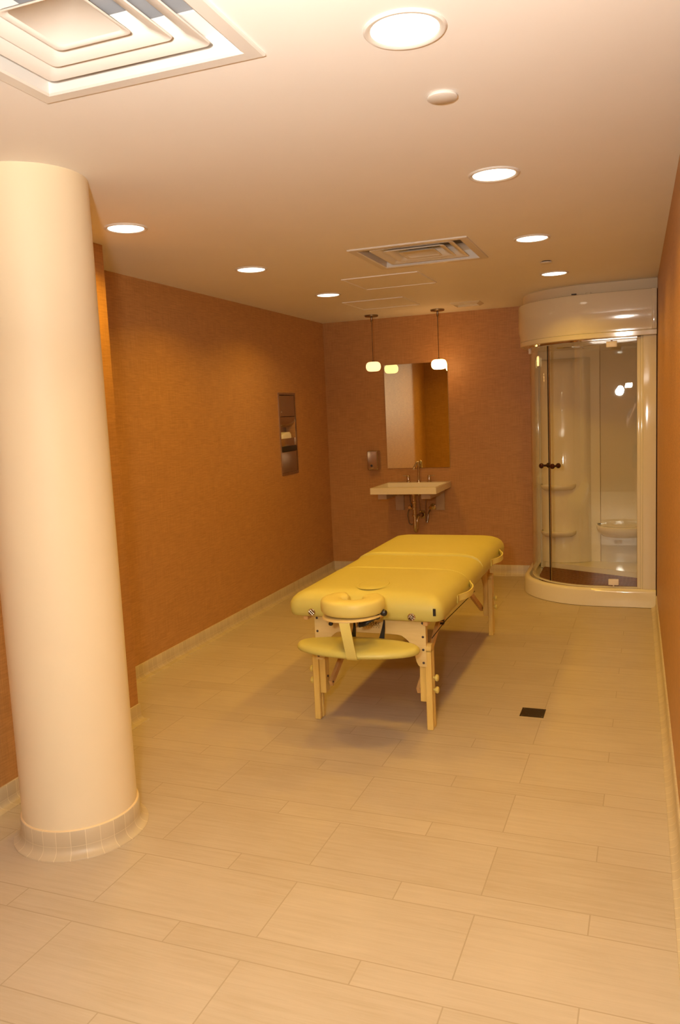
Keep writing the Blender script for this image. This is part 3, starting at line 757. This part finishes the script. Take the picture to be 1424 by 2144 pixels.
# horseshoe: sweep an ellipse-like section along an open U path (gap towards the table)
def horseshoe(zc, a_out, b_out, sec_w, sec_h, n=40, gap=math.radians(30), p=2.6):
    bm = bmesh.new(); rings = []
    a0 = PI / 2 + gap; a1 = PI / 2 + 2 * PI - gap
    A, B = a_out - sec_w, b_out - sec_w
    for i in range(n + 1):
        a = a0 + (a1 - a0) * i / n
        P_ = Vector((A * math.cos(a), B * math.sin(a), zc))
        N_ = Vector((math.cos(a) / max(A, 1e-3), math.sin(a) / max(B, 1e-3), 0)).normalized()
        e = min(i, n - i) / n; s_ = min(1.0, math.sqrt(max(0.0, 1 - (1 - min(1, e / 0.07)) ** 2)) + 0.02)
        ring = []
        for k_ in range(20):
            th = 2 * PI * k_ / 20; cc, ss = math.cos(th), math.sin(th)
            rx = math.copysign(abs(cc) ** (2 / p), cc); rz = math.copysign(abs(ss) ** (2 / p), ss)
            ring.append(P_ + N_ * (sec_w * rx * s_) + Vector((0, 0, sec_h * rz * (0.35 + 0.65 * s_))))
        rings.append(ring)
    return add_rings(bm, rings)
link('cushion', horseshoe(0.686, 0.154, 0.145, 0.052, 0.038, gap=math.radians(25), p=3.6), M['cradle_vinyl'], c, angle=60)
R = []
for s_, z in ((0.93, 0.632), (0.97, 0.634), (0.97, 0.641), (0.94, 0.643)):
    R.append([Vector((0.150 * s_ * math.cos(a), 0.150 * s_ * math.sin(a) - 0.002, z + 0.006 * math.cos(a))) for a in [2 * PI * i / 48 for i in range(48)]])
link('plywood_plate', add_rings(bmesh.new(), R), M['beech_x'], c, angle=30)
for x in (-0.085, 0.085): link('support_dowel', tube([(x, 0.02, 0.612), (x, 0.176, 0.590)], 0.009, 12), M['beech_y'], c)
kb = link('clamp_lever', tube(smooth_path([(0.045, -0.040, 0.600), (0.070, -0.045, 0.606), (0.105, -0.04, 0.625), (0.128, -0.03, 0.640)], 5), [0.013] + [0.011] * 7 + [0.007] * 8, 12), M['black'], c)
link('clamp_knob', lathe([(0.001, -0.018), (0.012, -0.013), (0.017, 0), (0.012, 0.013), (0.001, 0.018)], center=(0.155, -0.010, 0.655), axis='Y', n=18), M['black'], c)
link('clamp_knob', lathe([(0.001, -0.016), (0.010, -0.012), (0.015, 0), (0.010, 0.012), (0.001, 0.016)], center=(0.128, -0.030, 0.640), axis='Y', n=18), M['black'], c)
link('clamp_knob', lathe([(0.001, -0.012), (0.008, -0.009), (0.011, 0), (0.008, 0.009), (0.001, 0.012)], center=(-0.092, -0.060, 0.604), axis='Y', n=18), M['black'], c)
link('pivot_bar', tube([(-0.12, -0.03, 0.612), (0.11, -0.03, 0.622)], 0.006, 10), M['black'], c)

# arm shelf hanging below the cradle
a_ = thing('arm_shelf', 'long oval yellow arm rest shelf slung under the headrest', 'arm rest', (-1.250, 3.510, 0), math.radians(0.6))
def oval(sx, z, p=1.75):
    out = []
    for i in range(64):
        a = 2 * PI * i / 64; cc, ss = math.cos(a), math.sin(a)
        x = (0.306 - (1 - sx) * 0.10) * math.copysign(abs(cc) ** (2 / p), cc)
        yy = (0.152 if ss < 0 else 0.128) * sx * math.copysign(abs(ss) ** (2 / 2.1), ss)
        out.append(Vector((x, yy, z)))
    return out
link('shelf_pad', add_rings(bmesh.new(), [oval(0.84, 0.450), oval(0.95, 0.452), oval(1.0, 0.460), oval(0.995, 0.468), oval(0.95, 0.477), oval(0.86, 0.484), oval(0.70, 0.488)]), M['vinyl'], a_, angle=60)
x_ = 0.0
link('front_sling', ribbon([(0.005, -0.125, 0.6425), (0.004, -0.176, 0.640), (0.005, -0.184, 0.630), (0.018, -0.170, 0.52), (0.024, -0.159, 0.466), (0.024, -0.152, 0.452), (0.024, -0.13, 0.4475), (0.024, 0.0, 0.4465)], 0.050, (1, 0, 0), 0.003), M['cradle_vinyl'], a_, angle=60)
link('back_strap', ribbon([(0.089, 0.166, 0.566), (0.087, 0.150, 0.52), (0.085, 0.122, 0.475)], [0.004, 0.016, 0.028], (1, 0, 0), 0.002), M['strap'], a_, smooth=False)
link('back_strap', ribbon([(-0.068, 0.166, 0.566), (-0.063, 0.150, 0.52), (-0.061, 0.122, 0.475)], [0.004, 0.014, 0.026], (1, 0, 0), 0.002), M['strap'], a_, smooth=False)

# ------------------------------------------------------------------ shower cabin
sh = thing('shower_cabin', 'cream corner shower cabin with curved glass doors', 'shower', (-0.33, 6.98, 0))
OX, OY = -0.33, 6.98
def rel(poly): return [(x - OX, y - OY) for x, y in poly]
def off_outline(d, xr=XR - 0.006, yb=YB - 0.006, cx=-0.30, cy=6.98, r=0.605, xl=-0.918):
    return rel(arc_outline(cx, cy, r - d, xl + d, xr, yb, 24))
def rings_out(specs): return [[Vector((x, y, z)) for x, y in off_outline(d)] for d, z in specs]
base = add_rings(bmesh.new(), rings_out([(0.018, 0.0), (0.012, 0.004), (0.016, 0.118), (0.022, 0.134), (0.036, 0.142), (0.052, 0.142)]), (True, False))
bmx = base
# tray well
add_rings(bmx, rings_out([(0.052, 0.142), (0.058, 0.140), (0.062, 0.100), (0.115, 0.090)]), (False, True))
tray = link('shower_tray', bmx, M['acrylic'], sh, angle=45)
# glass path (centre line)
def glass_pts(a0, a1, r=0.525, cx=-0.30, cy=6.975, n=24): return [(cx + r * math.cos(a0 + (a1 - a0) * i / n) - OX, cy + r * math.sin(a0 + (a1 - a0) * i / n) - OY) for i in range(n + 1)]
arc = glass_pts(PI, 1.5 * PI)
full = [(-0.825 - OX, 7.46 - OY), (-0.825 - OX, 7.20 - OY)] + arc + [(0.012 - OX, 6.450 - OY)]
ins = rel([(0.012, 7.20), (-0.5, 7.45)])
def sheet(path, th, z0, z1):
    P = [Vector((*p, 0)) for p in path]; n = len(P); outer = []; inner = []
    for i in range(n):
        d = (P[min(i + 1, n - 1)] - P[max(i - 1, 0)]).normalized(); nn = Vector((-d.y, d.x, 0)) * th / 2
        outer.append(P[i] - nn); inner.append(P[i] + nn)
    loop = outer + inner[::-1]
    return add_rings(bmesh.new(), [[Vector((p.x, p.y, z0)) for p in loop], [Vector((p.x, p.y, z1)) for p in loop]])
# seam angle where the two doors meet (image x 1148)
asm = math.atan2(6.65 - 6.975, -0.675 + 0.30) % (2 * PI)
i_s = math.radians(229)
left_arc = glass_pts(PI, i_s - 0.012, n=14); right_arc = glass_pts(i_s + 0.012, 1.5 * PI, n=18)
def glass(name, path, z0, z1): return link(name, sheet(path, 0.006, z0, z1), M['glass'], sh, angle=30)
g1 = glass('glass_door', left_arc, 0.155, 2.035)
g2 = glass('glass_door', right_arc + [(0.008 - OX, 6.450 - OY)], 0.155, 2.035)
g3 = glass('side_glass', [(-0.825 - OX, 7.40 - OY), (-0.825 - OX, 6.985 - OY)], 0.148, 2.045)
# tracks
link('bottom_rail', sheet(full, 0.020, 0.1415, 0.150), M['acrylic'], sh, angle=30)
link('top_rail', sheet(full, 0.022, 2.040, 2.052), M['chrome'], sh, angle=30)
for a, dr in ((i_s - 0.014, 0), (i_s + 0.014, 0)):
    p0 = (-0.30 + 0.525 * math.cos(a) - OX, 6.975 + 0.525 * math.sin(a) - OY)
    link('door_edge_seal', tube([(*p0, 0.155), (*p0, 2.033)], 0.0045, 8), M['bronze'] if a < i_s else M['steel'], sh)
link('wall_jamb', box(-0.838 - OX, -0.812 - OX, 7.385 - OY, 7.465 - OY, 0.142, 2.05, bev=0.003), M['acrylic'], sh)
link('corner_post', tube([(-0.829 - OX, 6.985 - OY, 0.142), (-0.829 - OX, 6.985 - OY, 2.05)], 0.006, 10), M['chrome'], sh)
# right hand front pilaster
pil = bmesh.new()
add_box(pil, 0.012 - OX, 0.036 - OX, 6.432 - OY, 6.475 - OY, 0.142, 2.045, bev=0.003)
add_box(pil, 0.036 - OX, 0.052 - OX, 6.424 - OY, 6.475 - OY, 0.142, 2.050, bev=0.003)
add_box(pil, 0.052 - OX, 0.146 - OX, 6.410 - OY, 6.475 - OY, 0.142, 2.050, bev=0.006, seg=3)
link('front_pilaster', pil, M['acrylic'], sh)
# canopy
link('canopy_band', add_rings(bmesh.new(), rings_out([(0.045, 2.052), (0.020, 2.050), (0.012, 2.055), (0.010, 2.085), (0.014, 2.090), (0.05, 2.090)])), M['acrylic'], sh, angle=40)
link('canopy', add_rings(bmesh.new(), rings_out([(0.04, 2.089), (0.014, 2.091), (0.011, 2.094), (0.009, 2.13), (0.000, 2.17), (0.000, 2.36), (0.004, 2.378), (0.014, 2.383), (0.05, 2.3835)])), M['acrylic'], sh, angle=40)
link('canopy_end_strip', box(0.112 - OX, 0.146 - OX, 6.368 - OY, 6.40 - OY, 2.092, 2.380, bev=0.004), M['acrylic'], sh)
link('canopy_badge', box(-0.452 - OX, -0.415 - OX, 6.392 - OY, 6.405 - OY, 2.384, 2.392), M['bronze'], sh, smooth=False)
link('cap_plug', lathe([(0.022, 2.383), (0.022, 2.390), (0.018, 2.394), (0.001, 2.395)], center=(-0.330 - OX, 6.415 - OY, 0), n=20), M['acrylic'], sh)
# inner walls
inn = bmesh.new()
add_box(inn, -0.815 - OX, -0.292 - OX, 7.405 - OY, 7.455 - OY, 0.095, 2.048)
add_box(inn, 0.095 - OX, 0.142 - OX, 6.48 - OY, 7.455 - OY, 0.095, 2.048)
link('inner_walls', inn, M['acrylic_in'], sh, smooth=False)
link('glass_back_panel', box(-0.288 - OX, 0.10 - OX, 7.400 - OY, 7.455 - OY, 0.095, 2.048), M['back_panel'], sh, smooth=False)
# moulded tower with shelves at the back left
tw_ = bmesh.new(); R = []
for z, k_ in ((0.165, 1.0), (1.85, 1.0), (1.93, 0.75), (1.97, 0.2)):
    R.append([Vector((x - OX, 7.406 - (7.406 - y) * k_ - OY, z)) for x, y in ((-0.80, 7.406), (-0.78, 7.35), (-0.74, 7.315), (-0.66, 7.30), (-0.56, 7.305), (-0.47, 7.33), (-0.40, 7.365), (-0.37, 7.406))])
link('moulded_tower', add_rings(tw_, R), M['acrylic_in'], sh, angle=50)
def shelf(z, xa, xb, y0_, dep, th, name):
    pts = [(xa, y0_)] + [((xa + xb) / 2 - (xb - xa) / 2 * math.cos(PI * i / 16), y0_ - dep * math.sin(PI * i / 16) ** 0.7) for i in range(17)] + [(xb, y0_)]
    cx = sum(p[0] for p in pts) / len(pts)
    def sc_(k_, zz): return [Vector((cx + (x - cx) * k_ - OX, y0_ + (y - y0_) * k_ - OY, zz)) for x, y in pts]
    link(name, add_rings(bmesh.new(), [sc_(0.80, z - th), sc_(0.95, z - th * 0.6), sc_(1.0, z - th * 0.25), sc_(1.0, z + 0.004), sc_(0.97, z + 0.008), sc_(0.94, z + 0.002), sc_(0.6, z)]), M['acrylic_in'], sh, angle=50)
shelf(0.862, -0.80, -0.49, 7.36, 0.13, 0.045, 'corner_shelf')
shelf(0.445, -0.80, -0.49, 7.36, 0.13, 0.045, 'corner_shelf')
shelf(0.500, -0.325, 0.11, 7.402, 0.30, 0.085, 'shower_seat')
# ledge behind the duckboard
link('tray_ledge', prism(rel([(-0.80, 7.405), (-0.765, 7.33), (0.095, 6.90), (0.095, 7.40)]), 0.095, 0.163), M['acrylic_in'], sh, smooth=False)
# inner roof
link('inner_roof', prism(off_outline(0.10), 2.042, 2.0495), M['acrylic_in'], sh, smooth=False)
link('roof_light_panel', box(-0.62 - OX, -0.42 - OX, 7.05 - OY, 7.30 - OY, 2.036, 2.042, bev=0.004), M['chrome'], sh)
# riser rail
link('hand_shower_rail', tube([(0.04 - OX, 7.37 - OY, 0.95), (0.04 - OX, 7.37 - OY, 1.75)], 0.008, 10), M['chrome'], sh)
# door clips and knobs
def clip(ang_or_x, z, flat=True, up=1):
    if flat: p0 = Vector((ang_or_x - OX, 6.447 - OY, z)); tz = 0
    else:
        p0 = Vector((-0.30 + 0.525 * math.cos(ang_or_x) - OX, 6.975 + 0.525 * math.sin(ang_or_x) - OY, z)); tz = ang_or_x + PI / 2
    bm = bmesh.new(); add_box(bm, -0.038, 0.038, -0.014, 0.014, -0.022, 0.022, bev=0.004)
    add_lathe(bm, [(0.006, -0.036 if up < 0 else 0.02), (0.006, -0.02 if up < 0 else 0.038)], n=12)
    o = link('pivot_clip', bm, M['clip'], sh); o.location = p0; o.rotation_euler = (0, 0, tz)
clip(-0.168, 2.005, up=1); clip(-0.160, 0.185, up=-1)
clip(PI + 0.10, 2.022, flat=False, up=1)
for a in (i_s - 0.105, i_s + 0.115):
    n_ = Vector((math.cos(a), math.sin(a), 0)); p0 = Vector((-0.30 - OX, 6.975 - OY, 1.090)) + n_ * 0.525
    q_ = n_.to_track_quat('Z', 'Y').to_matrix()
    bm = bmesh.new()
    for s in (1, -1):
        qq = q_ if s > 0 else q_ @ Matrix.Rotation(PI, 3, 'X')
        add_lathe(bm, [(0.009, 0.003), (0.009, 0.012), (0.014, 0.020), (0.0205, 0.030), (0.021, 0.040), (0.016, 0.048), (0.001, 0.051)], center=p0, rot=qq, n=22)
    link('door_knob', bm, M['redwood'], sh)
# duckboard
dk = thing('duckboard', 'dark brown slatted wooden duckboard inside the shower', 'duckboard', (-0.33, 6.98, 0.09))
bm = bmesh.new(); th = math.radians(-26.7); ct, st = math.cos(th), math.sin(th)
L0 = Vector((-0.765, 7.33)); dirv = Vector((ct, st)); nrm_ = Vector((st, -ct))   # towards the door
def inside(p): 
    if p.x > 0.085: return False
    if p.x < -0.30 and p.y < 6.975: return (p - Vector((-0.30, 6.975))).length < 0.475
    return p.y > 6.50 and p.x > -0.775
k_ = 0
while k_ < 26:
    base_ = L0 + nrm_ * (0.018 + 0.034 * k_)
    ts = [s / 200.0 for s in range(-160, 260) if inside(base_ + dirv * (s / 200.0))]
    if ts:
        a, b_ = min(ts), max(ts)
        if b_ - a > 0.05:
            pa, pb = base_ + dirv * a, base_ + dirv * b_; hw = nrm_ * 0.0115
            poly = [(q.x + 0.33, q.y - 6.98) for q in (pa - hw, pb - hw, pb + hw, pa + hw)]
            add_prism(bm, poly, 0.012, 0.030)
    k_ += 1
link('slats', bm, M['teak'], dk, smooth=False)
bm = bmesh.new()
for u0 in (0.20, 0.55, 0.85):
    pts = [L0 + dirv * u0 + nrm_ * (s / 100.0) for s in range(2, 90) if inside(L0 + dirv * u0 + nrm_ * (s / 100.0))]
    if len(pts) > 3:
        pa, pb = pts[0], pts[-1]; hw = dirv * 0.015
        add_prism(bm, [(q.x + 0.33, q.y - 6.98) for q in (pa - hw, pb - hw, pb + hw, pa + hw)], 0.0005, 0.0125)
link('cross_battens', bm, M['teak'], dk, smooth=False)

# ------------------------------------------------------------------ the photographer, seen mirrored in the shower glass
def skin_body(name, verts, edges, mat, parent, root=0, levels=2):
    bm = bmesh.new(); lay = bm.verts.layers.skin.verify(); vs_ = []
    for i, (p, r) in enumerate(verts):
        v = bm.verts.new(p); vs_.append(v)
    bm.verts.ensure_lookup_table()
    for i, (p, r) in enumerate(verts):
        rr = r if isinstance(r, tuple) else (r, r)
        vs_[i][lay].radius = rr; vs_[i][lay].use_root = (i == root)
    for a, b_ in edges: bm.edges.new((vs_[a], vs_[b_]))
    me = bpy.data.meshes.new(name); bm.to_mesh(me); bm.free()
    o = bpy.data.objects.new(name, me); COL.objects.link(o)
    o.modifiers.new('skin', 'SKIN').use_smooth_shade = True
    m_ = o.modifiers.new('sub', 'SUBSURF'); m_.levels = levels; m_.render_levels = levels
    bpy.context.view_layer.update()
    me2 = bpy.data.meshes.new_from_object(o.evaluated_get(bpy.context.evaluated_depsgraph_get()))
    bpy.data.objects.remove(o); me2.name = name
    me2.materials.clear(); me2.materials.append(mat)
    for f in me2.polygons: f.use_smooth = True; f.material_index = 0
    o = bpy.data.objects.new(name, me2); COL.objects.link(o); o.parent = parent
    return o

PA = math.atan2(0.3466, 0.93)          # the photographer faces the way the camera points
pz = thing('person', 'standing photographer in dark shirt and brown knee-length shorts, mirrored in the shower', 'person', (0.0, 0.0, 0), PA)
V = []; Ed = []
def vtx(p, r): V.append((Vector(p), r)); return len(V) - 1
def chain(start, pts):
    prev = start
    for p, r in pts:
        i = vtx(p, r); Ed.append((prev, i)); prev = i
    return prev
# local frame: +x right hand side, +y forward (towards the room)
pel = vtx((0.02, -0.33, 0.96), (0.15, 0.11))
ch = chain(pel, [((0.02, -0.335, 1.12), (0.135, 0.10)), ((0.02, -0.33, 1.30), (0.155, 0.11)), ((0.02, -0.32, 1.42), (0.12, 0.085))])
nk = chain(ch, [((0.025, -0.30, 1.50), 0.055)])
hd = chain(nk, [((0.03, -0.265, 1.58), (0.068, 0.075)), ((0.03, -0.255, 1.67), (0.078, 0.092)), ((0.03, -0.265, 1.73), (0.055, 0.065))])
for sx in (-1, 1):
    hip = chain(pel, [((0.02 + sx * 0.095, -0.33, 0.86), 0.088), ((0.02 + sx * 0.11, -0.325, 0.68), 0.072), ((0.02 + sx * 0.115, -0.30, 0.50), 0.054)])
    an = chain(hip, [((0.02 + sx * 0.118, -0.325, 0.36), 0.055), ((0.02 + sx * 0.12, -0.35, 0.18), 0.038), ((0.02 + sx * 0.12, -0.355, 0.075), 0.034)])
    chain(an, [((0.02 + sx * 0.125, -0.30, 0.042), (0.036, 0.036)), ((0.02 + sx * 0.135, -0.22, 0.030), (0.042, 0.026)), ((0.02 + sx * 0.138, -0.165, 0.024), (0.036, 0.020))])
def hand(wrist, palm, dirs, sx):
    pm = chain(wrist, [(palm, (0.034, 0.020))])
    P = Vector(palm); f, s = dirs; f = Vector(f); s = Vector(s)
    cur = Vector((0, 0, 0))
    for k_, ln in enumerate((0.070, 0.080, 0.075, 0.058)):
        o_ = s * (0.027 - 0.018 * k_); up = f.cross(s).normalized() * (0.012)
        chain(pm, [(P + o_ + f * 0.040, 0.0095), (P + o_ + f * (0.040 + ln * 0.45) + up, 0.009), (P + o_ + f * (0.040 + ln * 0.78) + up * 2.6, 0.0075)])
    chain(pm, [(P + s * 0.036 - f * 0.005, 0.0115), (P + s * 0.060 + f * 0.024, 0.0095), (P + s * 0.066 + f * 0.050, 0.008)])
# right arm: elbow down, hand on the grip; left arm: hand under the lens
sh_r = chain(ch, [((0.16, -0.325, 1.425), 0.058), ((0.215, -0.29, 1.40), 0.052)])
w_r = chain(sh_r, [((0.27, -0.21, 1.27), 0.043), ((0.27, -0.13, 1.19), 0.038), ((0.20, -0.09, 1.33), 0.034), ((0.145, -0.075, 1.48), 0.026)])
hand(w_r, (0.118, -0.068, 1.535), ((-0.45, 0.25, 0.85), (-0.25, -0.9, 0.1)), 1)
sh_l = chain(ch, [((-0.12, -0.325, 1.425), 0.058), ((-0.175, -0.29, 1.40), 0.052)])
w_l = chain(sh_l, [((-0.21, -0.20, 1.27), 0.043), ((-0.17, -0.12, 1.17), 0.038), ((-0.10, -0.07, 1.32), 0.034), ((-0.045, -0.060, 1.445), 0.026)])
hand(w_l, (-0.012, -0.072, 1.500), ((0.55, 0.30, 0.70), (-0.75, 0.10, 0.55)), -1)
skin_body('body', V, Ed, M['skin'], pz)
def seg_cloth(name, chains, mat):
    VV = []; EE = []
    for start, c_ in chains:
        prev = start
        for p, r in c_:
            VV.append((Vector(p), r)); i = len(VV) - 1
            if prev is not None: EE.append((prev, i))
            prev = i
    return skin_body(name, VV, EE, mat, pz)
seg_cloth('shirt', [(None, [((0.02, -0.33, 0.93), (0.168, 0.128)), ((0.02, -0.335, 1.12), (0.155, 0.122)), ((0.02, -0.33, 1.30), (0.172, 0.128)), ((0.02, -0.32, 1.43), (0.135, 0.10)), ((0.022, -0.312, 1.475), (0.075, 0.07))]),
    (3, [((0.17, -0.325, 1.42), 0.068), ((0.225, -0.285, 1.385), 0.064), ((0.27, -0.215, 1.28), 0.056)]),
    (3, [((-0.13, -0.325, 1.42), 0.068), ((-0.185, -0.285, 1.385), 0.064), ((-0.212, -0.205, 1.28), 0.056)])], M['shirt'])
seg_cloth('shorts', [(None, [((0.02, -0.33, 0.97), (0.160, 0.120)), ((0.02, -0.33, 0.88), (0.155, 0.115))]),
    (1, [((0.12, -0.33, 0.80), 0.104), ((0.132, -0.325, 0.64), 0.094), ((0.137, -0.305, 0.49), 0.086)]),
    (1, [((-0.08, -0.33, 0.80), 0.104), ((-0.092, -0.325, 0.64), 0.094), ((-0.097, -0.305, 0.49), 0.086)])], M['shorts'])
hr = add_lathe(bmesh.new(), [(0.001, 0.115), (0.05, 0.105), (0.082, 0.07), (0.094, 0.02), (0.092, -0.02), (0.075, -0.06), (0.05, -0.07)], n=24, cap=(True, True))
for v in hr.verts:
    v.co = Vector((0.03 + v.co.x * 0.98, -0.275 + v.co.y * 1.08, 1.672 + v.co.z))
    if v.co.y > -0.215 and v.co.z < 1.72: v.co.y = -0.215 - (1.72 - v.co.z) * 0.35
link('hair', hr, plain('dark_brown_hair', (0.035, 0.02, 0.012), 0.7), pz)
for sx in (-1, 1):
    link('ear', lathe([(0.001, -0.004), (0.016, -0.002), (0.018, 0.004), (0.001, 0.006)], center=(0.03 + sx * 0.083, -0.268, 1.64), axis='X', n=14), M['skin'], pz)
link('nose', add_rings(bmesh.new(), [[Vector((0.03 + 0.014 * math.cos(a), -0.172, 1.625 + 0.024 * math.sin(a))) for a in [2 * PI * i / 10 for i in range(10)]], [Vector((0.03 + 0.006 * math.cos(a), -0.150, 1.618 + 0.008 * math.sin(a))) for a in [2 * PI * i / 10 for i in range(10)]]]), M['skin'], pz)
# camera and flash held by the photographer, just behind the viewpoint
cm = thing('photo_camera', 'black camera with flash held up by the photographer', 'camera', (0, 0, 0), PA)
link('camera_body', box(-0.045, 0.045, -0.135, -0.085, 1.505, 1.650, bev=0.010, seg=3), M['black'], cm)
link('lens_barrel', lathe([(0.036, -0.088), (0.038, -0.060), (0.040, -0.028), (0.034, -0.026), (0.030, -0.040), (0.001, -0.042)], center=(0, 0, 1.58), axis='Y', n=32), M['black'], cm)
FL = Matrix.Rotation(-PA, 3, 'Z') @ Vector(FLASH_LOC)
link('flash_arm', tube([(-0.044, -0.11, 1.60), (-0.15, -0.10, 1.60), (FL.x, FL.y - 0.06, 1.61), (FL.x, FL.y - 0.06, FL.z - 0.05)], 0.008, 10), M['black'], cm)
link('flash_head', box(FL.x - 0.04, FL.x + 0.04, FL.y - 0.10, FL.y - 0.03, FL.z - 0.06, FL.z + 0.04, bev=0.008), M['black'], cm)
link('flash_window', box(FL.x - 0.034, FL.x + 0.034, FL.y - 0.031, FL.y - 0.026, FL.z - 0.025, FL.z + 0.025, bev=0.002, seg=1), M['flash_on'], cm, smooth=False)
link('second_flash_window', box(FL.x + 0.08, FL.x + 0.20, FL.y - 0.05, FL.y - 0.04, FL.z + 0.06, FL.z + 0.10, bev=0.002, seg=1), M['flash_on'], cm, smooth=False)
